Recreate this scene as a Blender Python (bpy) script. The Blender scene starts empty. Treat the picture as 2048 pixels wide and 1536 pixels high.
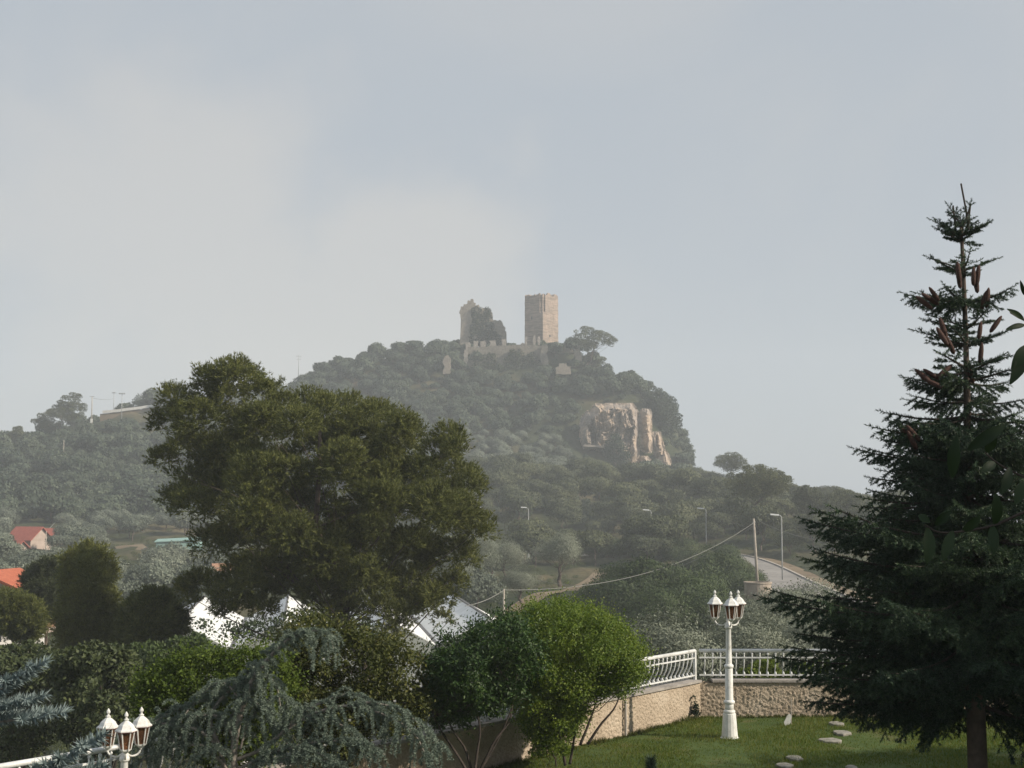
import bpy, math, random
import numpy as np
from mathutils import Vector, Matrix, noise

R = math.radians
rng = np.random.default_rng(11)
random.seed(11)
sc = bpy.context.scene
C = bpy.data.collections.new('place'); sc.collection.children.link(C)

# ------------------------------------------------------------------ camera
F_PX, CX, CY = 2813.0, 1024.0, 768.0
CAM = np.array([0.0, 0.0, 3.87])
PITCH = math.atan2(232.0, F_PX)
cam = bpy.data.cameras.new('camera'); camo = bpy.data.objects.new('camera', cam)
C.objects.link(camo); sc.camera = camo
camo.location = CAM; camo.rotation_euler = (R(90) + PITCH, 0, 0)
cam.sensor_width = 36.0; cam.lens = F_PX / 2048 * 36.0
cam.clip_start = 0.1; cam.clip_end = 6000

# ------------------------------------------------------------------ light
SUN_AZ, SUN_EL = R(-17), R(32)            # azimuth from +X towards +Y
SUN_STRENGTH, MIST, SKY_STRENGTH = 4.8, 4.3, 0.1
sdir = Vector((math.cos(SUN_EL)*math.cos(SUN_AZ), math.cos(SUN_EL)*math.sin(SUN_AZ), math.sin(SUN_EL)))
sun = bpy.data.lights.new('sun', 'SUN'); suno = bpy.data.objects.new('sun', sun); C.objects.link(suno)
sun.energy = SUN_STRENGTH; sun.angle = R(1.5); sun.color = (1.0, 0.89, 0.74)
suno.rotation_euler = sdir.to_track_quat('Z', 'Y').to_euler(); suno.location = (30, 0, 40)

w = bpy.data.worlds.new('World'); sc.world = w; w.use_nodes = True
nt = w.node_tree; nt.nodes.clear()
def N(nt, t, **kw):
    n = nt.nodes.new(t)
    for k, v in kw.items():
        if k in n.inputs.keys() if hasattr(n.inputs, 'keys') else False: n.inputs[k].default_value = v
        else: setattr(n, k, v)
    return n
out = N(nt, 'ShaderNodeOutputWorld'); bg = N(nt, 'ShaderNodeBackground'); bg.inputs['Strength'].default_value = SKY_STRENGTH
sky = N(nt, 'ShaderNodeTexSky', sky_type='NISHITA', sun_disc=False)
sky.sun_elevation = SUN_EL; sky.sun_rotation = R(90) - SUN_AZ
tc = N(nt, 'ShaderNodeTexCoord')
def wnoise(scale, detail, dist, vec):
    n = N(nt, 'ShaderNodeTexNoise'); n.inputs['Scale'].default_value = scale; n.inputs['Detail'].default_value = detail
    n.inputs['Distortion'].default_value = dist; n.inputs['Roughness'].default_value = 0.5
    nt.links.new(vec, n.inputs['Vector']); return n.outputs['Fac']
def wmap(v, a, b, c, d, smooth=True):
    m = N(nt, 'ShaderNodeMapRange'); m.interpolation_type = 'SMOOTHSTEP' if smooth else 'LINEAR'
    nt.links.new(v, m.inputs[0])
    for i, x in enumerate((a, b, c, d)): m.inputs[i+1].default_value = x
    return m.outputs[0]
def wmath(op, a, b):
    m = N(nt, 'ShaderNodeMath', operation=op)
    for i, x in enumerate((a, b)):
        if isinstance(x, (int, float)): m.inputs[i].default_value = x
        else: nt.links.new(x, m.inputs[i])
    return m.outputs[0]
def wblob(px, py, r0, r1):               # a bank of mist standing in one direction of the sky
    d = Vector(((px-CX)/F_PX, 1.0, (1000-py)/F_PX)).normalized()
    wv = N(nt, 'ShaderNodeVectorMath', operation='ADD')
    nz = N(nt, 'ShaderNodeTexNoise'); nz.inputs['Scale'].default_value = 9; nz.inputs['Detail'].default_value = 4
    nt.links.new(tc.outputs['Generated'], nz.inputs['Vector'])
    sv = N(nt, 'ShaderNodeVectorMath', operation='SCALE'); sv.inputs['Scale'].default_value = 0.22
    nt.links.new(nz.outputs['Color'], sv.inputs[0])
    nt.links.new(tc.outputs['Generated'], wv.inputs[0]); nt.links.new(sv.outputs[0], wv.inputs[1])
    dv = N(nt, 'ShaderNodeVectorMath', operation='DISTANCE')
    nt.links.new(wv.outputs[0], dv.inputs[0]); dv.inputs[1].default_value = d + Vector((.11, .11, .11))
    return wmap(dv.outputs['Value'], r0, r1, 1, 0)
cl = wnoise(3.2, 5, 0.5, tc.outputs['Generated'])
fac = wmap(cl, 0.40, 0.70, 0.0, 0.5)
fac = wmath('MAXIMUM', fac, wblob(330, 480, 0.05, 0.19))
fac = wmath('MAXIMUM', fac, wblob(850, 540, 0.04, 0.125))
fac = wmath('MAXIMUM', fac, wblob(600, 620, 0.05, 0.15))
mixc = N(nt, 'ShaderNodeMix', data_type='RGBA')
mixc.inputs[6].default_value = (0.905*MIST, 0.985*MIST, 1.07*MIST, 1)
mixc.inputs[7].default_value = (1.13*MIST, 1.13*MIST, 1.115*MIST, 1)
nt.links.new(fac, mixc.inputs[0])
mix2 = N(nt, 'ShaderNodeMix', data_type='RGBA'); mix2.inputs[0].default_value = 0.9
nt.links.new(sky.outputs[0], mix2.inputs[6]); nt.links.new(mixc.outputs[2], mix2.inputs[7])
nt.links.new(mix2.outputs[2], bg.inputs['Color']); nt.links.new(bg.outputs[0], out.inputs['Surface'])

sc.view_settings.view_transform = 'Standard'; sc.view_settings.look = 'None'
sc.view_settings.exposure = 0.3; sc.view_settings.gamma = 1.0; sc.view_settings.use_curve_mapping = False
sc.render.engine = 'CYCLES'; sc.cycles.use_denoising = True
sc.cycles.max_bounces = 6; sc.cycles.diffuse_bounces = 3; sc.cycles.volume_bounces = 1
sc.cycles.transparent_max_bounces = 8; sc.cycles.use_fast_gi = False

# ------------------------------------------------------------------ pixels and points
def ray(px, py):
    a = (px-CX)/F_PX; b = -(py-CY)/F_PX
    cp, sp = math.cos(PITCH), math.sin(PITCH)
    return np.array([a, cp - b*sp, sp + b*cp])
def at(px, py, Y):
    d = ray(px, py); return CAM + d*(Y/d[1])
def project(P):
    q = np.asarray(P) - CAM; cp, sp = math.cos(PITCH), math.sin(PITCH)
    zc = q[..., 1]*cp + q[..., 2]*sp; yc = -q[..., 1]*sp + q[..., 2]*cp
    return CX + F_PX*q[..., 0]/zc, CY - F_PX*yc/zc
def px2m(p, Y): return p*Y/F_PX

# ------------------------------------------------------------------ materials
MATS = {}
def newmat(name):
    m = bpy.data.materials.new(name); m.use_nodes = True; MATS[name] = m
    nt = m.node_tree; nt.nodes.clear()
    o = nt.nodes.new('ShaderNodeOutputMaterial'); return m, nt, o
def lk(nt, a, b): nt.links.new(a, b)
def noise_col(nt, cols, scale, detail=5, coord='Object', rough=0.55, dist=0.0, vec=None):
    if vec is None:
        t = nt.nodes.new('ShaderNodeTexCoord'); vec = t.outputs[coord]
    n = nt.nodes.new('ShaderNodeTexNoise'); n.inputs['Scale'].default_value = scale
    n.inputs['Detail'].default_value = detail; n.inputs['Roughness'].default_value = rough; n.inputs['Distortion'].default_value = dist
    lk(nt, vec, n.inputs['Vector'])
    r = nt.nodes.new('ShaderNodeValToRGB'); lk(nt, n.outputs['Fac'], r.inputs[0])
    el = r.color_ramp.elements
    while len(el) < len(cols): el.new(0.5)
    for i, (p, c) in enumerate(cols): el[i].position = p; el[i].color = (*c, 1)
    return r.outputs[0], n.outputs['Fac']
def surface(name, cols, scale, rough=0.8, bump=0.0, bscale=None, coord='Object', metal=0.0, spec=0.3, detail=5, fine=None, bdist=0.02):
    m, nt, o = newmat(name)
    p = nt.nodes.new('ShaderNodeBsdfPrincipled'); p.inputs['Roughness'].default_value = rough
    p.inputs['Metallic'].default_value = metal; p.inputs['Specular IOR Level'].default_value = spec
    col, f = noise_col(nt, cols, scale, detail, coord)
    if fine:
        c2, f2 = noise_col(nt, [(0.3, (fine[1],)*3), (0.7, (fine[2],)*3)], fine[0], 4, coord)
        mx = nt.nodes.new('ShaderNodeMix'); mx.data_type = 'RGBA'; mx.blend_type = 'MULTIPLY'; mx.inputs[0].default_value = 1
        lk(nt, col, mx.inputs[6]); lk(nt, c2, mx.inputs[7]); col = mx.outputs[2]
    lk(nt, col, p.inputs['Base Color'])
    if bump:
        t = nt.nodes.new('ShaderNodeTexCoord'); n = nt.nodes.new('ShaderNodeTexNoise')
        n.inputs['Scale'].default_value = bscale or scale*4; n.inputs['Detail'].default_value = 6
        lk(nt, t.outputs[coord], n.inputs['Vector'])
        b = nt.nodes.new('ShaderNodeBump'); b.inputs['Strength'].default_value = bump; b.inputs['Distance'].default_value = bdist
        lk(nt, n.outputs['Fac'], b.inputs['Height']); lk(nt, b.outputs[0], p.inputs['Normal'])
    lk(nt, p.outputs[0], o.inputs[0]); return m
def foliage(name, a, b, c, transl=0.3, rough=0.55, spec=0.25, patch=0.6):
    m, nt, o = newmat(name)
    g = nt.nodes.new('ShaderNodeNewGeometry'); oi = nt.nodes.new('ShaderNodeObjectInfo')
    pn = nt.nodes.new('ShaderNodeTexNoise'); pn.inputs['Scale'].default_value = patch; pn.inputs['Detail'].default_value = 2
    lk(nt, g.outputs['Position'], pn.inputs['Vector'])
    def mul(x, k, add=None):
        q = nt.nodes.new('ShaderNodeMath'); q.operation = 'MULTIPLY_ADD'; lk(nt, x, q.inputs[0]); q.inputs[1].default_value = k
        if add is None: q.inputs[2].default_value = 0
        else: lk(nt, add, q.inputs[2])
        return q.outputs[0]
    f = mul(g.outputs['Random Per Island'], 0.45, mul(oi.outputs['Random'], 0.3, mul(pn.outputs['Fac'], 0.4)))
    r = nt.nodes.new('ShaderNodeValToRGB'); lk(nt, f, r.inputs[0]); el = r.color_ramp.elements
    el[0].position = 0.2; el[0].color = (*a, 1); el[1].position = 0.92; el[1].color = (*c, 1)
    e = el.new(0.55); e.color = (*b, 1)
    p = nt.nodes.new('ShaderNodeBsdfPrincipled'); p.inputs['Roughness'].default_value = rough; p.inputs['Specular IOR Level'].default_value = spec
    t = nt.nodes.new('ShaderNodeBsdfTranslucent'); mx = nt.nodes.new('ShaderNodeMixShader'); mx.inputs[0].default_value = transl
    lk(nt, r.outputs[0], p.inputs['Base Color']); lk(nt, r.outputs[0], t.inputs[0])
    lk(nt, p.outputs[0], mx.inputs[1]); lk(nt, t.outputs[0], mx.inputs[2]); lk(nt, mx.outputs[0], o.inputs[0]); return m

surface('bark', [(0.3, (.05, .038, .03)), (0.7, (.13, .10, .08))], 6, 0.9, 0.6, 20)
surface('bark_pale', [(0.3, (.16, .14, .12)), (0.7, (.30, .27, .235))], 9, 0.9, 0.5, 30)
surface('bark_dark', [(0.3, (.03, .025, .022)), (0.7, (.075, .06, .05))], 8, 0.9, 0.5, 30)
foliage('pine_near', (.040, .052, .015), (.104, .120, .030), (.21, .215, .058), 0.28, 0.6)
foliage('pine_mid', (.034, .045, .022), (.07, .085, .035), (.13, .14, .055), 0.2)
foliage('pine_far', (.036, .046, .026), (.07, .085, .042), (.135, .145, .068), 0.2, patch=0.08)
foliage('oak_far', (.024, .040, .027), (.052, .074, .048), (.10, .125, .078), 0.2, patch=0.06)
foliage('oak_mid', (.03, .044, .020), (.07, .09, .036), (.13, .155, .06), 0.25)
foliage('olive', (.09, .11, .075), (.17, .19, .135), (.30, .32, .25), 0.25, 0.5, 0.35)
foliage('olive_far', (.08, .10, .075), (.14, .165, .125), (.24, .26, .20), 0.2, 0.6, patch=0.1)
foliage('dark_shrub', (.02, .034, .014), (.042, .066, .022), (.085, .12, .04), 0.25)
foliage('laurel', (.012, .030, .007), (.030, .068, .013), (.09, .14, .028), 0.25, 0.5, 0.3)
foliage('bright_shrub', (.042, .082, .011), (.118, .18, .022), (.26, .31, .05), 0.4, 0.45)
foliage('elm', (.045, .075, .010), (.10, .15, .018), (.21, .25, .04), 0.4)
foliage('bramble', (.03, .040, .010), (.07, .085, .018), (.17, .155, .035), 0.3)
foliage('yellow_bush', (.07, .10, .02), (.13, .17, .03), (.2, .24, .05), 0.35)
foliage('cedar', (.09, .125, .10), (.16, .205, .16), (.27, .31, .24), 0.12, 0.6)
foliage('blue_spruce', (.11, .15, .15), (.17, .22, .22), (.26, .31, .30), 0.1)
foliage('spruce', (.016, .032, .022), (.034, .062, .036), (.075, .115, .05), 0.15)
foliage('near_leaf', (.008, .018, .007), (.014, .030, .010), (.025, .046, .014), 0.2)
foliage('grass', (.040, .080, .008), (.090, .135, .014), (.20, .19, .045), 0.35, patch=0.7)
foliage('ivy', (.02, .03, .018), (.04, .055, .03), (.07, .09, .045), 0.2)
foliage('red_shoot', (.12, .05, .02), (.18, .07, .03), (.22, .10, .05), 0.3)
surface('cone', [(0.3, (.036, .018, .014)), (0.7, (.085, .038, .026))], 60, 0.7, 0.6, 200)
surface('white_paint', [(0.3, (.50, .49, .45)), (0.45, (.68, .68, .65)), (0.7, (.78, .78, .76))], 9, 0.45, 0.1, 60, spec=0.4, fine=(70, .86, 1.04))
surface('rail_paint', [(0.3, (.48, .48, .46)), (0.5, (.66, .67, .66)), (0.7, (.76, .76, .75))], 6, 0.4, 0.1, 60, spec=0.4, fine=(50, .86, 1.04))
m, nt_, o_ = newmat('amber_glass'); tr_ = nt_.nodes.new('ShaderNodeBsdfTransparent'); gl_ = nt_.nodes.new('ShaderNodeBsdfPrincipled'); mx_ = nt_.nodes.new('ShaderNodeMixShader')
col_, f_ = noise_col(nt_, [(0.3, (.10, .05, .028)), (0.7, (.20, .10, .055))], 14); lk(nt_, col_, gl_.inputs['Base Color']); gl_.inputs['Roughness'].default_value = .12
tr_.inputs[0].default_value = (.62, .42, .30, 1); mx_.inputs[0].default_value = .5; lk(nt_, tr_.outputs[0], mx_.inputs[1]); lk(nt_, gl_.outputs[0], mx_.inputs[2]); lk(nt_, mx_.outputs[0], o_.inputs[0])
surface('under_red', [(0.3, (.30, .16, .16)), (0.7, (.36, .2, .2))], 8, 0.6)
surface('stucco', [(0.3, (.36, .29, .215)), (0.55, (.45, .37, .28)), (0.75, (.53, .45, .355))], 1.6, 0.95, 0.7, 45, fine=(38, .72, 1.1), bdist=0.03)
surface('coping', [(0.3, (.24, .22, .20)), (0.7, (.38, .35, .32))], 3, 0.9, 0.4, 50, fine=(30, .8, 1.1))
surface('lawn', [(0.3, (.028, .055, .008)), (0.55, (.055, .085, .014)), (0.75, (.11, .095, .04))], 1.4, 0.95, 0.5, 60)
surface('paving_stone', [(0.3, (.13, .125, .10)), (0.5, (.22, .21, .18)), (0.7, (.32, .30, .26))], 9, 0.9, 0.4, 40)
surface('greenhouse_end', [(0.3, (.24, .26, .24)), (0.7, (.36, .38, .36))], 1.2, 0.6)
surface('greenhouse_white', [(0.3, (.66, .67, .66)), (0.7, (.78, .79, .78))], 1.2, 0.55, 0.1, 12, fine=(25, .93, 1.03))
surface('dark_bar', [(0.3, (.08, .08, .085)), (0.7, (.14, .14, .14))], 5, 0.6)
surface('roof_orange', [(0.3, (.36, .10, .055)), (0.7, (.46, .145, .08))], 2.5, 0.85, 0.4, 9, fine=(14, .75, 1.1))
surface('roof_red', [(0.3, (.27, .075, .055)), (0.7, (.36, .11, .08))], 2.5, 0.85, 0.4, 9, fine=(14, .75, 1.1))
surface('roof_brown', [(0.3, (.28, .15, .09)), (0.7, (.42, .25, .17))], 2.5, 0.85, 0.4, 9)
surface('plaster', [(0.3, (.34, .27, .23)), (0.7, (.44, .36, .31))], 1, 0.9, 0.2, 12)
surface('plaster_white', [(0.3, (.62, .6, .57)), (0.7, (.75, .74, .71))], 1, 0.9, 0.2, 12)
surface('turquoise', [(0.3, (.20, .33, .30)), (0.7, (.27, .40, .37))], 0.7, 0.7, 0.2, 6)
surface('window_dark', [(0.3, (.03, .035, .04)), (0.7, (.06, .065, .07))], 4, 0.15, spec=0.6)
surface('asphalt', [(0.3, (.20, .19, .18)), (0.7, (.28, .265, .25))], 0.35, 0.95, 0.3, 8, fine=(3, .85, 1.1))
surface('kerb', [(0.3, (.30, .27, .24)), (0.7, (.42, .38, .34))], 2, 0.95)
surface('concrete', [(0.3, (.30, .25, .20)), (0.7, (.42, .36, .30))], 1.5, 0.95, 0.4, 10)
surface('wood_pole', [(0.3, (.28, .25, .21)), (0.7, (.40, .36, .31))], 3, 0.9)
surface('steel', [(0.3, (.30, .31, .31)), (0.7, (.40, .41, .41))], 3, 0.5, metal=0.2)
surface('lamp_head', [(0.3, (.70, .71, .71)), (0.7, (.82, .82, .82))], 3, 0.35)
surface('cable', [(0.3, (.16, .16, .15)), (0.7, (.24, .24, .22))], 3, 0.7)
surface('sign_red', [(0.3, (.50, .07, .03)), (0.7, (.60, .10, .04))], 3, 0.5)
surface('blossom', [(0.3, (.75, .74, .72)), (0.7, (.85, .84, .82))], 9, 0.6)
surface('earth', [(0.25, (.11, .08, .05)), (0.5, (.17, .13, .085)), (0.75, (.22, .18, .12))], 0.3, 0.98, 0.5, 3)
surface('rock', [(0.25, (.20, .18, .165)), (0.45, (.32, .27, .23)), (0.6, (.42, .33, .25)), (0.8, (.50, .39, .29))], 0.16, 0.95, 0.9, 0.9, fine=(1.1, .6, 1.15), bdist=0.6)
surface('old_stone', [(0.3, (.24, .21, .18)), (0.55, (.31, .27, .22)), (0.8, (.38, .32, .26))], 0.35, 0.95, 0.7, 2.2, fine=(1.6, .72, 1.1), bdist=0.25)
surface('old_stone_shaded', [(0.3, (.16, .15, .125)), (0.55, (.24, .215, .18)), (0.8, (.33, .28, .23))], 0.3, 0.95, 0.7, 2.2, fine=(1.6, .65, 1.1), bdist=0.25)  # old stone darkened, putting the curtain wall's unlit side into the colour
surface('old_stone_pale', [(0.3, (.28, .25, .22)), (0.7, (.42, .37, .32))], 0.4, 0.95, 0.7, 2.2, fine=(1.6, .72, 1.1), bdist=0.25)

# coursed masonry for the tower
def masonry():
    m, nt, o = newmat('masonry')
    t = nt.nodes.new('ShaderNodeTexCoord'); p = nt.nodes.new('ShaderNodeBsdfPrincipled'); p.inputs['Roughness'].default_value = 0.95
    col, f = noise_col(nt, [(0.3, (.25, .205, .17)), (0.5, (.32, .255, .21)), (0.75, (.38, .295, .24))], 0.5, 6, vec=t.outputs['Object'])
    mp = nt.nodes.new('ShaderNodeMapping'); mp.inputs['Scale'].default_value = (0.35, 0.35, 2.6); lk(nt, t.outputs['Object'], mp.inputs[0])
    c2, f2 = noise_col(nt, [(0.34, (.62, .60, .58)), (0.62, (1.05, 1.03, 1.0))], 1.0, 4, vec=mp.outputs[0])
    mx = nt.nodes.new('ShaderNodeMix'); mx.data_type = 'RGBA'; mx.blend_type = 'MULTIPLY'; mx.inputs[0].default_value = 1
    lk(nt, col, mx.inputs[6]); lk(nt, c2, mx.inputs[7]); lk(nt, mx.outputs[2], p.inputs['Base Color'])
    b = nt.nodes.new('ShaderNodeBump'); b.inputs['Strength'].default_value = 0.8; b.inputs['Distance'].default_value = 0.2
    lk(nt, f2, b.inputs['Height']); lk(nt, b.outputs[0], p.inputs['Normal']); lk(nt, p.outputs[0], o.inputs[0])
masonry()
# hillside ground: dry grass, scrub and bare earth
def ground_mat():
    m, nt, o = newmat('ground')
    t = nt.nodes.new('ShaderNodeTexCoord'); p = nt.nodes.new('ShaderNodeBsdfPrincipled'); p.inputs['Roughness'].default_value = 0.98
    p.inputs['Specular IOR Level'].default_value = 0.1
    col, f = noise_col(nt, [(0.30, (.026, .036, .02)), (0.48, (.046, .055, .03)), (0.60, (.095, .088, .052)), (0.72, (.16, .125, .08))], 0.045, 8, vec=t.outputs['Object'])
    c2, f2 = noise_col(nt, [(0.3, (.6, .62, .58)), (0.7, (1.15, 1.12, 1.05))], 1.3, 5, vec=t.outputs['Object'])
    mx = nt.nodes.new('ShaderNodeMix'); mx.data_type = 'RGBA'; mx.blend_type = 'MULTIPLY'; mx.inputs[0].default_value = 1
    lk(nt, col, mx.inputs[6]); lk(nt, c2, mx.inputs[7]); lk(nt, mx.outputs[2], p.inputs['Base Color'])
    b = nt.nodes.new('ShaderNodeBump'); b.inputs['Strength'].default_value = 0.8; b.inputs['Distance'].default_value = 0.3
    lk(nt, f2, b.inputs['Height']); lk(nt, b.outputs[0], p.inputs['Normal']); lk(nt, p.outputs[0], o.inputs[0])
ground_mat()

# ------------------------------------------------------------------ mesh helpers
def mesh_data(name, V, Fs, mats, midx=None, smooth=False):
    """V (n,3); Fs list of int arrays (n,k); midx one material index per array."""
    V = np.asarray(V, np.float32); me = bpy.data.meshes.new(name)
    Fs = [np.asarray(f, np.int32) for f in Fs if len(f)]
    loops = np.concatenate([f.ravel() for f in Fs]); tot = np.concatenate([np.full(len(f), f.shape[1], np.int32) for f in Fs])
    me.vertices.add(len(V)); me.vertices.foreach_set('co', V.ravel())
    me.loops.add(len(loops)); me.loops.foreach_set('vertex_index', loops)
    me.polygons.add(len(tot)); st = np.zeros(len(tot), np.int32); st[1:] = np.cumsum(tot)[:-1]
    me.polygons.foreach_set('loop_start', st)
    for m in (mats if isinstance(mats, (list, tuple)) else [mats]): me.materials.append(MATS[m])
    if midx is not None:
        me.polygons.foreach_set('material_index', np.concatenate([np.full(len(f), i, np.int32) for f, i in zip(Fs, midx)]))
    me.polygons.foreach_set('use_smooth', np.full(len(tot), bool(smooth)))
    me.update(calc_edges=True); return me
def link(name, me, parent=None, loc=None):
    o = bpy.data.objects.new(name, me); C.objects.link(o)
    if parent is not None: o.parent = parent
    if loc is not None: o.location = loc
    return o
def tag(o, label=None, cat=None, group=None, kind=None):
    if label: o['label'] = label
    if cat: o['category'] = cat
    if group: o['group'] = group
    if kind: o['kind'] = kind
    return o
def empty(name, loc, label, cat, group=None, rz=0, scale=1.0):
    o = bpy.data.objects.new(name, None); C.objects.link(o); o.location = tuple(loc); o.rotation_euler = (0, 0, rz)
    o.scale = (scale,)*3; o.empty_display_size = 0.3
    return tag(o, label, cat, group)
def dup(root, loc, rz, scale, label, group):
    r = root.copy(); C.objects.link(r); r.location = tuple(loc); r.rotation_euler = (0, 0, rz)
    r.scale = scale if isinstance(scale, tuple) else (scale,)*3
    tag(r, label, None, group)
    for ch in root.children:
        c = ch.copy(); C.objects.link(c); c.parent = r
    return r

class MB:
    def __init__(s): s.V = []; s.F = {3: [], 4: []}; s.n = 0; s.extra = []
    def add(s, V, faces):
        V = np.asarray(V, float); s.V.append(V)
        for f in faces:
            f = np.asarray(f) + s.n
            if len(f) in s.F: s.F[len(f)].append(f)
            else: s.extra.append(f)
        s.n += len(V); return s
    def box(s, c, size, rz=0.0, M=None):
        x, y, z = np.array(size)/2
        V = np.array([[i*x, j*y, k*z] for k in (-1, 1) for j in (-1, 1) for i in (-1, 1)], float)
        if M is not None: V = V @ np.array(M).T
        if rz:
            cz, sz = math.cos(rz), math.sin(rz); V = V @ np.array([[cz, sz, 0], [-sz, cz, 0], [0, 0, 1]])
        return s.add(V + np.array(c), [(0, 2, 3, 1), (4, 5, 7, 6), (0, 1, 5, 4), (2, 6, 7, 3), (0, 4, 6, 2), (1, 3, 7, 5)])
    def beam(s, a, b, wdt, h):
        a, b = np.array(a, float), np.array(b, float); d = b-a; L = np.linalg.norm(d); d /= L
        side = np.cross(d, (0, 0, 1.0)); side /= np.linalg.norm(side)+1e-9; up = np.cross(side, d)
        return s.box((a+b)/2, (L, wdt, h), M=np.stack([d, side, up], 1))
    def tube(s, P, rad, n=8, cap=True):
        P = np.asarray(P, float); m = len(P); rad = np.broadcast_to(np.asarray(rad, float), (m,))
        T = np.gradient(P, axis=0); T /= np.linalg.norm(T, axis=1, keepdims=True)+1e-12
        ref = np.array([0.31, 0.17, 0.93]) if abs(T[0][2]) < 0.9 else np.array([1.0, .1, 0])
        A = np.cross(T, ref); A /= np.linalg.norm(A, axis=1, keepdims=True)+1e-12; B = np.cross(T, A)
        th = np.linspace(0, 2*math.pi, n, endpoint=False)
        V = (P[:, None, :] + rad[:, None, None]*(np.cos(th)[None, :, None]*A[:, None, :] + np.sin(th)[None, :, None]*B[:, None, :])).reshape(-1, 3)
        fs = [(i*n+j, i*n+(j+1) % n, (i+1)*n+(j+1) % n, (i+1)*n+j) for i in range(m-1) for j in range(n)]
        if cap: fs += [tuple(range(n))[::-1], tuple((m-1)*n+j for j in range(n))]
        return s.add(V, fs)
    def lathe(s, prof, n=12, c=(0, 0, 0), rz=0.0, cap=True):
        th = np.linspace(0, 2*math.pi, n, endpoint=False)+rz
        V = np.array([[r*math.cos(t), r*math.sin(t), z] for r, z in prof for t in th]) + np.array(c); m = len(prof)
        fs = [(i*n+j, i*n+(j+1) % n, (i+1)*n+(j+1) % n, (i+1)*n+j) for i in range(m-1) for j in range(n)]
        if cap: fs += [tuple(range(n))[::-1], tuple((m-1)*n+j for j in range(n))]
        return s.add(V, fs)
    def prism(s, poly, d):
        poly = np.asarray(poly, float); n = len(poly); V = np.concatenate([poly, poly+np.array(d)])
        return s.add(V, [tuple(range(n))[::-1], tuple(range(n, 2*n))] + [(i, (i+1) % n, n+(i+1) % n, n+i) for i in range(n)])
    def data(s, name, mat, smooth=False):
        V = np.concatenate(s.V); Fs = [np.array(s.F[3]).reshape(-1, 3), np.array(s.F[4]).reshape(-1, 4)]
        byk = {}
        for f in s.extra: byk.setdefault(len(f), []).append(f)
        Fs += [np.array(v) for v in byk.values()]
        return mesh_data(name, V, Fs, mat, smooth=smooth)
    def build(s, name, mat, parent=None, smooth=False, loc=None): return link(name, s.data(name, mat, smooth), parent, loc)

# ------------------------------------------------------------------ foliage generators
def unit(v): return v/(np.linalg.norm(v, axis=-1, keepdims=True)+1e-12)
def rvec(n): return unit(rng.normal(size=(n, 3)))
def tang(d, o=.25):
    r = rvec(len(d)); return unit(r-(r*d).sum(1, keepdims=True)*d+o*d)
def leaf_cards(P, axis, nrm, L, W):
    n = len(P); L = np.broadcast_to(L, (n,))[:, None]; W = np.broadcast_to(W, (n,))[:, None]
    axis = unit(axis); side = unit(np.cross(axis, nrm)); up = np.cross(side, axis)
    V = np.stack([P, P+axis*L*.45+side*W*.5+up*W*.12, P+axis*L, P+axis*L*.45-side*W*.5+up*W*.12], 1).reshape(-1, 3)
    return V, np.arange(n*4).reshape(-1, 4)
def tufts(P, axis, L, W, k, spread, face=None):
    n = len(P); P = np.repeat(P, k, 0); axis = np.repeat(unit(axis), k, 0)
    d = unit(axis + spread*rng.normal(size=(n*k, 3)))
    f = rvec(n*k) if face is None else unit(np.repeat(face, k, 0)+rng.normal(size=(n*k, 3))*.45)
    side = unit(np.cross(d, f))*W*.5
    Ln = (np.repeat(np.broadcast_to(L, (n,)), k)*rng.uniform(.75, 1.15, n*k))[:, None]
    V = np.stack([P+side, P-side, P+d*Ln], 1).reshape(-1, 3)
    return V, np.arange(n*k*3).reshape(-1, 3)
def sprays(P, d, step, m=3):
    """grow each foliage point into a short shoot of m points"""
    ax = unit(d*.9+np.array([0, 0, .45])+rng.normal(size=P.shape)*.3); ln = rng.uniform(.35, 1.25, len(P))[:, None]
    return np.concatenate([P+ax*step*ln*i for i in range(m)]), np.concatenate([ax]*m), np.concatenate([d]*m)
def in_clumps(cen, rad, n, flat=0.75, inner=0.45, up=0.35):
    p = rad**2; idx = rng.choice(len(cen), n, p=p/p.sum())
    d = rng.normal(size=(n, 3)); d[:, 2] += up; d = unit(d)
    r = rad[idx]*(inner + (1-inner)*np.sqrt(rng.random(n)))*rng.uniform(.85, 1.12, n)
    return cen[idx] + d*r[:, None]*np.array([1, 1, flat]), d
def poly_inside(poly, pts):
    x, y = pts[:, 0], pts[:, 1]; ins = np.zeros(len(pts), bool); n = len(poly)
    for i in range(n):
        x1, y1 = poly[i]; x2, y2 = poly[(i+1) % n]
        c = ((y1 > y) != (y2 > y)) & (x < (x2-x1)*(y-y1)/((y2-y1)+1e-9)+x1); ins ^= c
    return ins
def poly_dist(poly, pts):
    d = np.full(len(pts), 1e9)
    for i in range(len(poly)):
        a = np.array(poly[i], float); b = np.array(poly[(i+1) % len(poly)], float); ab = b-a
        t = np.clip(((pts-a)@ab)/(ab@ab), 0, 1); d = np.minimum(d, np.linalg.norm(pts-(a+t[:, None]*ab), axis=1))
    return d
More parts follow.
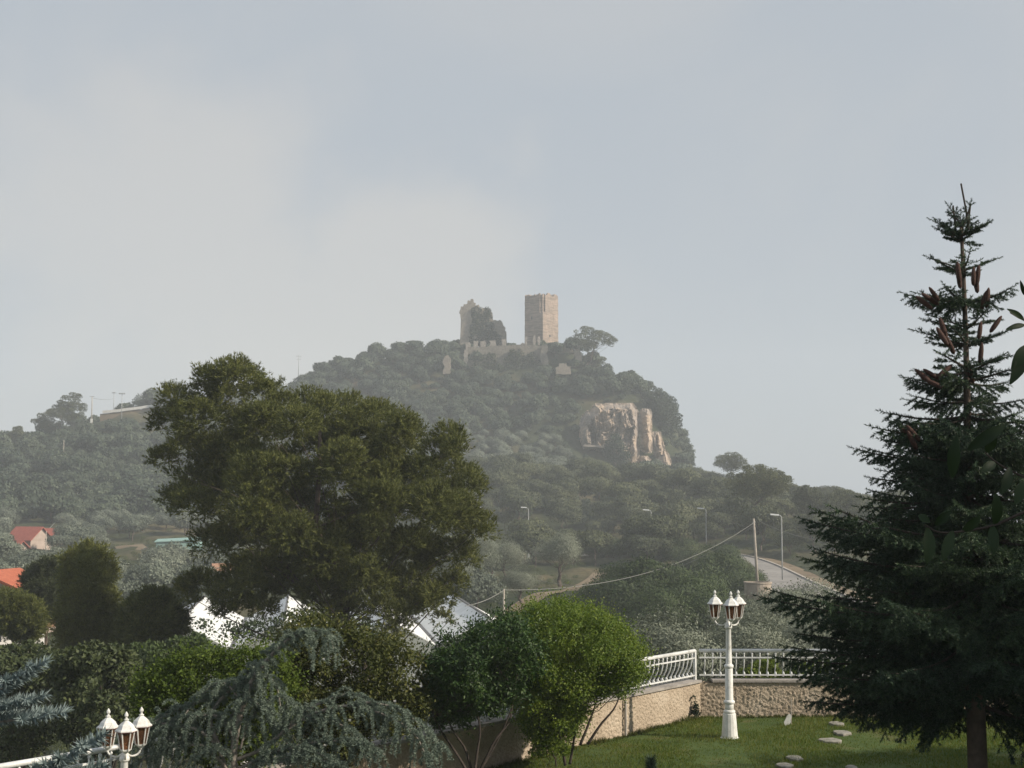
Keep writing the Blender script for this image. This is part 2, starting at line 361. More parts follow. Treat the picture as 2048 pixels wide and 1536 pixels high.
def outline_clumps(poly, Y, T, n, r0, r1):
    """clump centres filling a crown whose elevation is poly (in photograph pixels) and whose depth is 2T metres at distance Y"""
    poly = np.array(poly, float); lo, hi = poly.min(0), poly.max(0); pts = rng.uniform(lo, hi, (n*14, 2))
    pts = pts[poly_inside(poly, pts)]; ed = poly_dist(poly, pts); r = rng.uniform(r0, r1, len(pts))
    r = np.minimum(r, np.maximum(ed*1.15+r0*.25, r0*.5)); keep = ed > r*.55; pts, ed, r = pts[keep], ed[keep], r[keep]
    chosen = []
    for i in range(len(pts)):                      # keep them apart
        if len(chosen) >= n: break
        if all((pts[i][0]-pts[j][0])**2+(pts[i][1]-pts[j][1])**2 > (0.38*(r[i]+r[j]))**2 or rng.random() < .25 for j in chosen[-60:]): chosen.append(i)
    pts, ed, r = pts[chosen], ed[chosen], r[chosen]; dm = ed.max()
    t = np.sqrt(np.clip(1-(1-np.clip(ed/dm, 0, 1))**2, .05, 1))*T
    dy = rng.uniform(-1, 1, len(pts)); dy = np.sign(dy)*np.abs(dy)**.7*t
    cen = np.array([at(p[0], p[1], Y+d) for p, d in zip(pts, dy)])
    return cen, r*Y/F_PX
def limbs(mb, base, top, cen, rad, r_base, every=1, n=7, bend=0.25):
    base, top = np.array(base, float), np.array(top, float)
    tt = np.linspace(0, 1, 9)[:, None]; wob = np.concatenate([np.zeros((1, 3)), rng.normal(size=(7, 3))*.03*np.linalg.norm(top-base), np.zeros((1, 3))])
    wob[:, 2] = 0
    P = base + (top-base)*tt + wob; mb.tube(P, np.linspace(r_base, r_base*.28, 9), 9)
    for c in cen[::every]:
        h = np.clip((c[2]-base[2])/(top[2]-base[2]+1e-6)*rng.uniform(.62, .95), .15, .97)
        a = P[int(h*8)]; m = (a+c)/2 + np.array([0, 0, -1])*np.linalg.norm(c-a)*bend*rng.uniform(-.2, 1)
        u = np.linspace(0, 1, 6)[:, None]; Q = a*(1-u)**2+2*m*u*(1-u)+c*u**2
        rr = r_base*(1-.75*h)*.26; mb.tube(Q, np.linspace(rr, rr*.22, 6), 5, cap=False)

# ------------------------------------------------------------------ terrain
G = []
def gp(px, py, Y, dz=0): p = at(px, py, Y); G.append((p[0], p[1], p[2]+dz))
for p in [(-30, 5, -4), (-20, 12, -4.5), (-12, 20, -5), (-6, 22, -4.4), (0, 30, -4.2), (8, 31, -3.6), (20, 30, -2.6), (30, 15, -2), (2, 12, -1.2), (10, 12, -1.2), (-8, 2, -2.5),
          (15, -5, -1.5), (-15, -10, -3), (-3, 8, -1.4), (10, 22, -1.4), (2, 22, -1.6), (5, 45, -3.6), (10, 45, -3.4), (-4, 45, -6), (-16, 40, -6.5), (-12, 55, -6.4), (-25, 70, -6.6), (-15, 85, -6.6),
          (0, 75, -6.2), (-30, 30, -6), (12, 65, -4.8), (30, 60, -4), (6, 100, -6), (20, 100, -6), (32, 105, -5.9), (35, 122, -5.7), (24, 130, -5.8), (30, 145, -5.8), (20, 170, -5.8), (34, 165, -5.6),
          (3, 235, -5.6), (12, 240, -5.5), (22, 235, -5.3), (-5, 180, -5.2), (8, 150, -5.4), (0, 130, -4.8), (-40, 120, -6), (-70, 160, -5), (-60, 200, -3.6), (-80, 225, -3.6), (-45, 210, -3.4), (-30, 170, -4.6),
          (60, 130, -5), (75, 180, -3), (80, 60, -4), (-90, 80, -6), (-140, 150, -4)]: G.append(p)
for a in [(150, 1045, 262), (20, 1050, 262), (300, 1045, 262), (150, 955, 325), (0, 975, 320), (300, 955, 330), (60, 890, 372), (-60, 930, 372), (130, 866, 380), (185, 852, 384), (240, 848, 386), (320, 842, 388),
          (250, 826, 398), (320, 815, 400), (450, 815, 415), (500, 900, 370), (450, 1000, 310), (620, 960, 350), (700, 1040, 270), (560, 800, 432), (640, 760, 440), (720, 728, 446), (800, 712, 450), (880, 700, 455), (930, 702, 455),
          (1000, 700, 458), (1083, 694, 455), (1150, 705, 450), (1230, 765, 436), (1290, 795, 430), (1335, 815, 428), (1352, 850, 426), (1368, 925, 426), (700, 850, 405), (800, 800, 420), (800, 880, 392), (900, 870, 394), (900, 780, 430), (1000, 780, 430),
          (1100, 790, 426), (1000, 885, 388), (1100, 880, 392), (1150, 840, 404), (1180, 808, 412), (1240, 803, 411), (1300, 815, 412), (1170, 912, 394), (1230, 918, 396), (1290, 945, 394), (1340, 965, 400), (950, 945, 335), (1050, 945, 335), (1150, 965, 330),
          (960, 975, 300), (1250, 985, 330), (1400, 965, 410), (1450, 970, 400), (1560, 1000, 370), (1650, 1020, 340), (1750, 1040, 320), (1900, 1050, 310), (2100, 1050, 310), (1000, 1020, 270), (1150, 1020, 275), (1300, 1040, 260), (1400, 1040, 260), (1520, 1060, 230),
          (1650, 1075, 215), (1560, 1125, 182), (1750, 1090, 200), (1900, 1100, 190)]: gp(*a)
for X, Y, z in [(-150, 440, 10), (-100, 470, 22), (-60, 500, 25), (0, 510, 30), (30, 500, 20), (70, 470, -10), (70, 430, -6), (110, 400, -14), (150, 330, -20), (-150, 560, 12), (-100, 580, 30), (-60, 590, 22), (0, 600, 0), (100, 560, -40), (200, 500, -60), (-200, 400, 6), (-220, 250, 0),
                (-180, 340, 10), (160, 200, -12), (200, 100, -16), (0, 700, -30), (-200, 700, -20), (200, 700, -60), (200, 0, -12), (-200, 0, -10), (0, -40, -3), (-200, -60, -8), (200, -60, -8)]: G.append((X, Y, z))
G = np.array(G)
_D = np.linalg.norm(G[:, None, :2]-G[None, :, :2], axis=2); _A = np.concatenate([np.ones((len(G), 1)), G[:, :2]/100], 1)
_K = np.block([[_D + 0*np.eye(len(G)), _A], [_A.T, np.zeros((3, 3))]]); _W = np.linalg.solve(_K, np.concatenate([G[:, 2], np.zeros(3)]))
def ground_z(X, Y):
    X = np.atleast_1d(np.asarray(X, float)); Y = np.atleast_1d(np.asarray(Y, float)); P = np.stack([X.ravel(), Y.ravel()], 1); o = np.zeros(len(P))
    for i in range(0, len(P), 20000):
        q = P[i:i+20000]; d = np.linalg.norm(q[:, None, :]-G[None, :, :2], axis=2)
        o[i:i+20000] = d@_W[:len(G)] + _W[len(G)] + q[:, 0]/100*_W[len(G)+1] + q[:, 1]/100*_W[len(G)+2]
    return o.reshape(X.shape)
def gz(x, y): return float(ground_z(x, y)[0])
def grid_mesh(name, xs, ys, zf, mat):
    XX, YY = np.meshgrid(xs, ys); V = np.stack([XX, YY, zf(XX, YY)], 2).reshape(-1, 3); nx, ny = len(xs), len(ys)
    i = np.arange(nx-1)[None, :] + nx*np.arange(ny-1)[:, None]; i = i.ravel()
    return mesh_data(name, V, [np.stack([i, i+1, i+nx+1, i+nx], 1)], mat, smooth=True)
xs = np.concatenate([np.linspace(-230, -130, 34)[:-1], np.linspace(-130, 90, 180), np.linspace(90, 230, 40)[1:]])
ys = np.concatenate([np.linspace(-60, 0, 16)[:-1], np.linspace(0, 60, 40)[:-1], np.linspace(60, 480, 210), np.linspace(480, 700, 50)[1:]])
def zrough(X, Y):
    z = ground_z(X, Y); k = np.clip((Y-60)/60, 0, 1)
    return z + k*(.35*np.sin(X*.9+1.3*np.sin(Y*.31))*np.sin(Y*.7) + .25*np.sin(X*.37+Y*.23))
tag(link('terrain', grid_mesh('terrain', xs, ys, zrough, 'ground')), kind='structure', label='hillside ground of scrub, dry grass and earth')

# the lawn of the terrace, and its grass
CORN = np.array([3.38, 25.6]); LEND = np.array([-9.5, 8.87])
WD = unit(LEND-CORN); WN = np.array([-WD[1], WD[0]]) if (-WD[1]) > 0 else np.array([WD[1], -WD[0]])   # towards the lawn
def lawn_z(X, Y): return -0.6*np.clip((0.2-X)/4.0, 0, 1)**1.5 + 0.015*np.sin(X*2.1)*np.sin(Y*1.7)
def wall_x(Y): return CORN[0] + (CORN[1]-Y)/(CORN[1]-LEND[1])*(LEND[0]-CORN[0])
lys = np.linspace(2.0, 25.62, 70); u = np.linspace(0, 1, 60)
LV = np.array([[wall_x(y)+(16-wall_x(y))*t-0.05, y, 0] for y in lys for t in u]); LV[:, 2] = lawn_z(LV[:, 0], LV[:, 1])
i = (np.arange(59)[None, :] + 60*np.arange(69)[:, None]).ravel()
tag(link('lawn', mesh_data('lawn', LV, [np.stack([i, i+1, i+61, i+60], 1)], 'lawn', smooth=True)), kind='structure', label='lawn of the walled garden terrace')
n = 90000
gx = rng.uniform(-2.5, 10, n); gy = rng.uniform(17.5, 25.5, n); ok = gx > np.array([wall_x(y) for y in gy])+0.06; gx, gy = gx[ok], gy[ok]
dens = np.array([noise.noise((x*.8, y*.8, 3.1)) for x, y in zip(gx, gy)]); P = np.stack([gx, gy, lawn_z(gx, gy)-.004], 1)
kp = (dens > -.28) | (rng.random(len(P)) < .35); P, dens = P[kp], dens[kp]
V, Fq = tufts(P, np.tile([0, 0, 1.0], (len(P), 1)), .035+.045*np.clip(dens+.3, 0, 1), .009, 2, .38)
tag(link('grass', mesh_data('grass', V, [Fq], 'grass')), 'short green grass covering the terrace lawn', 'grass', kind='stuff')

# road across the slope beyond the garden
rc = [at(1990, 1290, 92), at(1760, 1240, 108), at(1660, 1205, 124), at(1590, 1178, 146), at(1530, 1150, 170), at(1420, 1132, 196), at(1300, 1120, 216), at(1150, 1114, 232), at(1000, 1112, 240), at(850, 1116, 240)]
def spline(pts, n):
    pts = np.array(pts, float); k = len(pts); t = np.linspace(0, k-1, n); o = []
    for s in t:
        i = min(int(s), k-2); f = s-i; p0, p1, p2, p3 = pts[max(i-1, 0)], pts[i], pts[i+1], pts[min(i+2, k-1)]
        o.append(.5*((2*p1)+(-p0+p2)*f+(2*p0-5*p1+4*p2-p3)*f*f+(-p0+3*p1-3*p2+p3)*f**3))
    return np.array(o)
RC = spline(rc, 90); RC[:, 2] = ground_z(RC[:, 0], RC[:, 1])
for _ in range(6): RC[1:-1, 2] = (RC[:-2, 2]+RC[1:-1, 2]*2+RC[2:, 2])/4
RT = unit(np.gradient(RC, axis=0)*np.array([1, 1, 0])); RN = np.stack([-RT[:, 1], RT[:, 0], 0*RT[:, 0]], 1)
def strip(name, off0, off1, dz0, dz1, mat):
    A = RC+RN*off0+np.array([0, 0, dz0]); B = RC+RN*off1+np.array([0, 0, dz1]); n = len(A)
    V = np.concatenate([A, B]); i = np.arange(n-1); return mesh_data(name, V, [np.stack([i, i+1, i+n+1, i+n], 1)], mat, smooth=True)
tag(link('road', strip('road', -3.0, 3.0, .62, .62, 'asphalt')), kind='structure', label='pale asphalt road curving past the drum and the street lamps')
def kerb_line(name, off):
    mb = MB()
    for a, b in zip(RC[:-1], RC[1:]): pass
    A = RC+RN*off; P = [A+RN*s+np.array([0, 0, z]) for s, z in ((-.15, .3), (-.15, .76), (.15, .76), (.15, .3))]; n = len(A)
    V = np.concatenate(P); i = np.arange(n-1); Fs = [np.stack([i+k*n, i+1+k*n, i+1+((k+1) % 4)*n, i+((k+1) % 4)*n], 1) for k in range(4)]
    return mesh_data(name, V, Fs, 'kerb')
tag(link('kerb', kerb_line('kerb', -3.17)), kind='structure', label='kerb along the far edge of the road')
tag(link('verge', strip('verge', -3.3, -5.6, .7, .5, 'earth')), kind='structure', label='bare earth verge beyond the road kerb')
tag(link('verge', strip('verge', 3.0, 4.6, .60, -.6, 'ground')), kind='structure', label='scrubby bank falling away on the near side of the road')
# dirt track on the terraces
tr = spline([at(1200, 1125, 176), at(1150, 1150, 140), at(1080, 1162, 128), at(1010, 1178, 112)], 30); tr[:, 2] = ground_z(tr[:, 0], tr[:, 1])+.35
d = unit(np.gradient(tr, axis=0)*np.array([1, 1, 0])); nn = np.stack([-d[:, 1], d[:, 0], 0*d[:, 0]], 1)*.9; i = np.arange(29)
tag(link('path', mesh_data('path', np.concatenate([tr-nn, tr+nn]), [np.stack([i, i+1, i+31, i+30], 1)], 'earth', smooth=True)), kind='structure', label='earth track over the olive terraces')

# ------------------------------------------------------------------ rock cliff under the castle
def cliff(poly, Y, T, label, nx=70, nz=60, lean=0.12):
    poly = np.array(poly, float); lo, hi = poly.min(0), poly.max(0)
    U = np.linspace(lo[0]-4, hi[0]+4, nx); W = np.linspace(lo[1]-4, hi[1]+6, nz); PX, PY = np.meshgrid(U, W)
    pts = np.stack([PX.ravel(), PY.ravel()], 1); ins = poly_inside(poly, pts); ed = poly_dist(poly, pts)*np.where(ins, 1, -1)
    V = []
    for (a, b), e in zip(pts, ed):
        p = at(a, b, Y); f = noise.fractal(Vector((p[0]*.16, Y, p[2]*.07)), .9, 2.1, 5)*2.6 + abs(noise.noise(Vector((p[0]*.42, 2+Y, p[2]*.09))))*3.0 *.5 + noise.fractal(Vector((p[0]*.7, 7, p[2]*.55)), .7, 2.1, 5)*.7
        wx = p[0]+1.2*noise.noise(Vector((p[0]*.3, 3, p[2]*.2))); wz = p[2]+1.6*noise.noise(Vector((p[0]*.25, 9, p[2]*.25)))
        f += 1.5*noise.cell(Vector((wx*.42, Y, wz*.17))) + .7*noise.cell(Vector((wx*1.0+9, Y, wz*.5))) + .3*noise.cell(Vector((wx*2.3, Y+5, wz*1.4)))
        y = Y - T*min(1, max(-.4, e/9)) - f*min(1, max(0, e/6)+.2) + (hi[1]-b)/F_PX*Y*lean
        V.append(at(a, b, Y)*[1, 0, 1] + [0, y, 0])
    i = (np.arange(nx-1)[None, :] + nx*np.arange(nz-1)[:, None]).ravel()
    Fq = np.stack([i, i+nx, i+nx+1, i+1], 1)
    Fq = Fq[(ed[Fq] > -7).any(1)]
    return tag(link('cliff', mesh_data('cliff', V, [Fq], 'rock', smooth=False)), label, kind='structure')
MAINC = [(1166, 900), (1163, 862), (1170, 836), (1178, 826), (1188, 826), (1194, 812), (1210, 814), (1222, 809), (1240, 812), (1262, 808), (1272, 822), (1277, 850), (1272, 880), (1275, 905), (1262, 930), (1245, 925), (1236, 905), (1200, 902)]
cliff(MAINC, 396, 4, 'broad tan limestone cliff face below the tower', 110, 100)
cliff([(1284, 842), (1288, 824), (1296, 820), (1301, 832), (1298, 858), (1302, 880), (1298, 900), (1288, 895), (1290, 870)], 397, 3, 'narrow rock pillar just right of the broad cliff face', 26, 60)
cliff([(1308, 872), (1316, 866), (1322, 890), (1330, 925), (1326, 935), (1315, 905)], 398, 2.5, 'slanting sliver of rock in the scrub right of the cliff', 20, 44)
cliff([(1318, 920), (1330, 905), (1340, 930), (1341, 955), (1330, 965), (1324, 990), (1317, 985), (1320, 950)], 396, 3, 'pale rock rib low on the right shoulder of the hill', 22, 60)
cliff([(1278, 930), (1290, 915), (1300, 925), (1290, 950), (1284, 972), (1277, 960)], 392, 2.5, 'small tan rock outcrop below the broad cliff face', 20, 44)
mb = MB(); a, b = at(1167, 891, 386), at(1214, 894, 386); mb.beam(a, b, 1.2, .55)
tag(mb.build('rock_ledge', 'old_stone_pale'), 'pale stone ledge along the foot of the cliff', kind='structure')

# ------------------------------------------------------------------ castle
def rough_box(name, mat, parent, W, D, H, nz, jag, seed, notch=None):
    """four rubble walls round a hollow, with a broken top"""
    ring = []; m = 18
    for k in range(4):
        for j in range(m):
            t = j/m*2-1
            ring.append([(t, -1), (1, t), (-t, 1), (-1, -t)][k])
    ring = np.array(ring); n = len(ring); V = []
    for z in range(nz+1):
        for q, (x, y) in enumerate(ring):
            top = jag*noise.noise(Vector((x*3.3+seed, y*3.3, seed)))+jag*.6*noise.noise(Vector((x*11+seed, y*11, seed)))
            h = (H+top)*z/nz; dx = .10*noise.noise(Vector((x*5, y*5, z*.7+seed))); k = 1.0+dx/4 - .015*z/nz
            e = 1.0
            if notch and x*notch[0] > .7 and y*notch[1] > .7 and z/nz > .72: e = .86-.08*noise.noise(Vector((z*1.3, seed, 1)))
            V.append((x*W/2*k*e, y*D/2*k*e, h))
    for q, (x, y) in enumerate(ring): V.append((x*W/2*.74, y*D/2*.74, V[nz*n+q][2]-.2))
    for q, (x, y) in enumerate(ring): V.append((x*W/2*.74, y*D/2*.74, H*.55))
    Fq = [(z*n+q, z*n+(q+1) % n, (z+1)*n+(q+1) % n, (z+1)*n+q) for z in range(nz+2) for q in range(n)]
    V = np.array(V); Fq = np.array(Fq); cap = [tuple((nz+2)*n+q for q in range(n))]
    return link(name, mesh_data(name, V, [Fq, np.array(cap)], mat), parent)
TY = 455.0
tw = at(1083, 690, TY); th = math.radians(41.6)
tower = empty('castle_tower', (tw[0], TY, tw[2]-4), 'tall square roofless stone tower with one sunlit face on the hilltop', 'tower', rz=-(math.pi/2-th)+math.pi/2)
tower.rotation_euler.z = math.radians(90-41.6) - math.pi/2 + math.radians(0)
s = px2m(48.2, TY)
rough_box('wall', 'masonry', tower, s, s, px2m(100, TY)+4, 22, 1.0, 3.1, notch=(1, -1))
MB().box((s/2+.02, -s*.05, 6.6), (.12, .5, .8)).build('window', 'window_dark', tower); MB().box((-s*.1, -s/2-.02, 12.5), (.35, .12, 1.0)).build('window', 'window_dark', tower)
def tower_local(px, py, Y): return tower.matrix_basis.inverted() @ Vector(at(px, py, Y))
def block(parent, name, mat, poly, Y, depth, seed=0, sub=4):
    """a wall fragment: elevation outline in pixels at distance Y, depth metres thick, edges broken up"""
    poly = np.array(poly, float); pts = []
    for i in range(len(poly)):
        a, b = poly[i], poly[(i+1) % len(poly)]
        for k in range(sub):
            t = k/sub; p = a+(b-a)*t
            p = p+rng.normal(size=2)*(1.0 if k else .3)
            pts.append(p)
    W = np.array([at(p[0], p[1], Y) for p in pts]); o = np.array(parent.location) if parent is not None else np.zeros(3)
    return MB().prism(W-o, (0, depth, 0)).build(name, mat, parent)
b0 = at(965, 700, 462)
keep = empty('ruined_keep', b0, 'ivy covered ruin of a keep with a broken stepped top, beside the tower', 'ruin')
block(keep, 'wall', 'old_stone', [(920, 690), (921, 640), (920, 626), (918, 625), (922, 612), (926, 613), (927, 608), (934, 608), (935, 602), (940, 602), (941, 598), (946, 598), (947, 604), (951, 605), (951, 611), (958, 609), (957, 617), (962, 618), (962, 690)], 458, 4, sub=2)
block(keep, 'wall', 'old_stone', [(958, 695), (959, 618), (968, 616), (978, 617), (985, 625), (986, 640), (1003, 642), (1008, 652), (1013, 664), (1016, 695)], 460, 4)
ivc, ivr = outline_clumps([(938, 672), (944, 640), (943, 618), (955, 612), (975, 612), (984, 622), (985, 642), (992, 660), (1005, 676), (1000, 690), (935, 690)], 457.9, .35, 110, 3, 7)
P, d = in_clumps(ivc, ivr, 5200, .9, .3); V, Fq = leaf_cards(P-b0, tang(d), d, .5, .4); link('ivy', mesh_data('ivy', V, [Fq], 'ivy'), keep)
# curtain wall with merlons
cw0 = at(1008, 715, 440)
curt = empty('curtain_wall', cw0, 'crenellated curtain wall running below the tower', 'wall')
block(curt, 'wall', 'old_stone_shaded', [(929, 740), (932, 700), (934, 694), (1000, 692), (1030, 690), (1050, 688), (1086, 692), (1086, 750), (1000, 752), (940, 752)], 440, 1.6)
for x0, x1, y0, y1 in [(932, 940, 684, 696), (953, 958, 680, 695), (969, 974.5, 680, 695), (987, 993, 679, 694), (947, 956, 681, 695), (978, 991, 680, 694), (1004, 1012, 678, 693), (1051, 1055, 673, 690), (1067, 1071, 671, 690), (1076, 1080, 672, 690)][:]:
    if (x0, x1) in ((953, 958), (969, 974.5), (987, 993)): continue
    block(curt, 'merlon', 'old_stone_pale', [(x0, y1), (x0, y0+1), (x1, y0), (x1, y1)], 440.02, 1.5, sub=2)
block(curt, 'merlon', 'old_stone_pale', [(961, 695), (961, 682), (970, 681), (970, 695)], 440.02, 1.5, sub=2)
block(curt, 'buttress', 'old_stone_shaded', [(1083, 760), (1082, 700), (1085, 690), (1096, 692), (1098, 750), (1094, 762)], 438, 2.4)
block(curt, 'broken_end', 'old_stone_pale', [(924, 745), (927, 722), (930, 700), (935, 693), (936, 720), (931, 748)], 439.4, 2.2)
civ, cir = outline_clumps([(940, 745), (945, 715), (985, 705), (1005, 720), (1025, 695), (1060, 700), (1078, 720), (1085, 750), (1010, 757), (940, 757)], 439.2, .7, 80, 4, 10)
P, d = in_clumps(civ, cir, 5000, .9, .3); V, Fq = leaf_cards(P-cw0, tang(d), d, .5, .4); link('ivy', mesh_data('ivy', V, [Fq], 'ivy'), curt)
def ruin(label, poly, Y, depth, mat='old_stone'):
    poly = np.array(poly, float); c = poly.mean(0); b = at(c[0], poly[:, 1].max(), Y)
    r = empty('ruined_wall', b, label, 'ruin'); block(r, 'wall', mat, poly, Y, depth); return r
ruin('small slender turret stump among trees at the foot of the curtain wall', [(886, 748), (887, 718), (889, 712), (895, 710), (900, 714), (901, 735), (898, 748)], 432, 2.2)
ruin('low sunlit rubble wall in the scrub below the tower', [(1112, 748), (1112, 734), (1118, 733), (1119, 727), (1133, 726), (1134, 732), (1141, 733), (1142, 748)], 428, 2.5)
ruin('broken wall end beside the hilltop pine', [(1150, 722), (1149, 700), (1154, 699), (1155, 690), (1160, 691), (1161, 704), (1164, 705), (1163, 722)], 437, 2.2)
ruin('low broken wall at the foot of the tower', [(1108, 706), (1110, 694), (1121, 695), (1122, 690), (1130, 692), (1131, 696), (1146, 698), (1147, 706)], 446, 2.0)

# ------------------------------------------------------------------ haze
zlow = float(zrough(*np.meshgrid(np.linspace(-230, 230, 80), np.linspace(-60, 700, 80))).min())-3
hz = MB().box((0, 320, (zlow+78)/2), (520, 800, 78-zlow)).build('haze', 'ground')
m, nt_, o_ = newmat('haze'); pv = nt_.nodes.new('ShaderNodeVolumePrincipled')
pv.inputs['Color'].default_value = (.88, .94, 1.0, 1); pv.inputs['Density'].default_value = 0.00066; pv.inputs['Anisotropy'].default_value = 0.0
lk(nt_, pv.outputs[0], o_.inputs['Volume']); hz.data.materials[0] = m
tag(hz, 'thin pale haze filling the air over the valley', 'haze', kind='stuff')

# ------------------------------------------------------------------ tree prototypes for the hills
def crown_arrays(R_, H_, nclump, ncard, L, W, flat=.8, dome=0.0, inner=.35, seedup=.35):
    d = rng.normal(size=(nclump, 3)); d = unit(d); d[:, 2] = np.abs(d[:, 2])*1.0-dome
    rr = rng.uniform(.35, .85, nclump)[:, None]; cen = d*rr*np.array([R_, R_, H_*.5]) + np.array([0, 0, H_*.5]); rad = rng.uniform(.28, .5, nclump)*R_
    P, dd = in_clumps(cen, rad, ncard, flat, inner, seedup)
    oc = unit((P-np.array([0, 0, H_*.42]))/np.array([R_, R_, H_*.6])); dn = unit(dd*.6+oc*.75)
    V, Fq = leaf_cards(P, tang(dn), unit(dn+rvec(ncard)*.4), rng.uniform(.7, 1.2, ncard)*L, rng.uniform(.7, 1.2, ncard)*W)
    return V, Fq, cen, rad
def proto(kind, R_, H_, trunk_h, nclump, ncard, L, W, mat, bark='bark', tr=.14, flat=.8, dome=.25, **kw):
    V, Fq, cen, rad = crown_arrays(R_, H_, nclump, ncard, L, W, flat, dome, **kw); V = V + np.array([0, 0, trunk_h]); cen = cen + np.array([0, 0, trunk_h])
    cm = mesh_data('crown', V, [Fq], mat); mb = MB(); limbs(mb, (0, 0, -.8), (rng.normal()*.2, rng.normal()*.2, trunk_h+H_*.55), cen, rad, tr, 2 if nclump > 12 else 1)
    return cm, mb.data('trunk', bark), V, Fq
OAK = [proto('oak', 2.5, 4.2, .6, 16, 1500, .55, .42, 'oak_far', dome=.5) for _ in range(5)]
OLF = [proto('olive', 2.5, 3.4, .8, 16, 3600, .30, .16, 'olive_far', dome=.4) for _ in range(3)]
PNF = [proto('pine', 3.2, 3.9, 1.9, 18, 4200, .36, .17, 'pine_far', flat=.6, dome=.3, seedup=.5) for _ in range(4)]
OLM = [proto('olive', 2.2, 3.4, .9, 30, 15000, .13, .042, 'olive', tr=.2, dome=.4, inner=.3) for _ in range(3)]
SHM = [proto('shrub', 1.8, 2.6, .2, 24, 9000, .14, .075, 'oak_mid', tr=.08, dome=.6, inner=.3) for _ in range(3)]
DSH = [proto('shrub', 2.0, 2.8, .3, 26, 12000, .13, .07, 'dark_shrub', tr=.08, dome=.6, inner=.3) for _ in range(2)]
def plant(name, pr, loc, scale, label, cat, group=None, rz=None, sz=None):
    r = empty(name, loc, label, cat, group, rng.uniform(0, 6.28) if rz is None else rz)
    r.scale = (scale, scale, scale*(sz or rng.uniform(.85, 1.15)))
    link('crown', pr[0], r); link('trunk', pr[1], r); return r
def scatter(x0, x1, y0, y1, step, jit=.45):
    X, Y = np.meshgrid(np.arange(x0, x1, step), np.arange(y0, y1, step)); X = X.ravel()+rng.uniform(-jit, jit, X.size)*step; Y = Y.ravel()+rng.uniform(-jit, jit, Y.size)*step
    Z = ground_z(X, Y); px, py = project(np.stack([X, Y, Z], 1)); return X, Y, Z, px, py
def stuff_trees(name, pts, protos, mat, label, cat):
    VV, FF, n = [], [], 0
    for (x, y, z, s) in pts:
        pr = protos[rng.integers(len(protos))]; a = rng.uniform(0, 6.28); c_, s_ = math.cos(a), math.sin(a); V = pr[2]*s*np.array([1, 1, rng.uniform(.85, 1.15)])
        V = V @ np.array([[c_, s_, 0], [-s_, c_, 0], [0, 0, 1]]) + np.array([x, y, z]); VV.append(V); FF.append(pr[3]+n); n += len(V)
    o = link(name, mesh_data(name, np.concatenate(VV), [np.concatenate(FF)], mat)); return tag(o, label, cat, kind='stuff')
def road_d(X, Y): return np.min(np.hypot(X[:, None]-RC[None, :, 0], Y[:, None]-RC[None, :, 1]), axis=1)

def hill_label(x, y):
    if x < 540: return ('dark rounded evergreen tree near the top of the hazy hill under the ridge poles' if y < 905 else 'dark rounded evergreen tree low on the hazy hill above the valley houses' if x < 300 else 'dark rounded evergreen tree on the hazy hill, half behind the big pine')
    if x > 1285: return 'dark rounded evergreen tree on the right shoulder of the castle hill beyond the cliff'
    if x > 1150 and y < 825: return 'dark rounded evergreen tree on the slope right above the cliff'
    if y < 745: return 'dark rounded evergreen tree on the crest of the castle hill beside the ruins'
    if x < 780: return 'dark rounded evergreen tree on the left flank of the castle hill above the big pine'
    if y < 820: return 'dark rounded evergreen tree on the castle hill just under the curtain wall'
    return 'dark rounded evergreen tree on the castle hill between the cliff and the big pine'
def pine_label(x, y):
    if x < 1140: return 'spreading pine behind the street lamps next to the big pine'
    if x < 1320: return 'spreading pine in the wood under the cliff, left of the middle street lamp'
    if x < 1480: return 'spreading pine in the wood left of the utility pole'
    if x < 1610: return 'spreading pine in the wood behind the utility pole'
    return 'spreading pine in the wood behind the tips of the spruce'
def grove_label(x, y):
    if x > 880: return 'hazy grey-green olive tree just right of the big pine'
    if x < 150: return 'hazy grey-green olive tree around the red roofed valley house'
    if x < 310: return 'hazy grey-green olive tree between the red roofed house and the turquoise shed'
    return 'hazy grey-green olive tree near the turquoise shed beside the big pine'
# holm oaks of the castle hill and of the left-hand hill
X, Y, Z, px, py = scatter(-190, 75, 262, 478, 4.7)
CLP = [(1158, 915), (1160, 812), (1275, 800), (1302, 815), (1302, 870), (1340, 910), (1345, 985), (1315, 985), (1315, 925), (1298, 915), (1280, 968), (1235, 925), (1200, 912)]
cliffs = poly_inside(CLP, np.stack([px, py], 1)) & (Y < 415)
ridge_clear = ((px > 175) & (px < 335) & (Y > 372) & (Y < 402)) | ((px < 175) & (Y > 366) & (Y < 400))
castle_clear = ((px > 915) & (px < 1160) & (py < 705) & (Y > 428)) | (poly_inside([(905, 690), (1150, 690), (1150, 735), (905, 745)], np.stack([px, py-18], 1)) & (rng.random(len(px)) < .5))
hill = (px > -60) & (px < 1385) & ((py < 905) | ((px > 1285) & (py < 990))) & ~cliffs & ~ridge_clear & ~castle_clear & (Y > 300)
left = (px > -60) & (px < 520) & (py >= 905) & (py < 1048) & (Y > 258)
mid = (px >= 520) & (px < 960) & (py >= 905) & (py < 985) & (Y > 290)
sel = np.where(hill | left | mid)[0]
olz = (px > 900) & (px < 1130) & (py > 872) & (Y < 398)
sel = np.array([i for i in sel if not olz[i] and not (950 < px[i] < 1285 and py[i] > 890)])
scl = .65+.85*rng.random(len(sel))**1.6
hidden = (px[sel] > 340) & (px[sel] < 930) & (py[sel] > 850)
lfm = px[sel] < 540; order = np.argsort(-scl + hidden*2); o1 = [k for k in order if lfm[k]]; o2 = [k for k in order if not lfm[k]]
ind, rest = o1[:115]+o2[:175], o1[115:]+o2[175:]
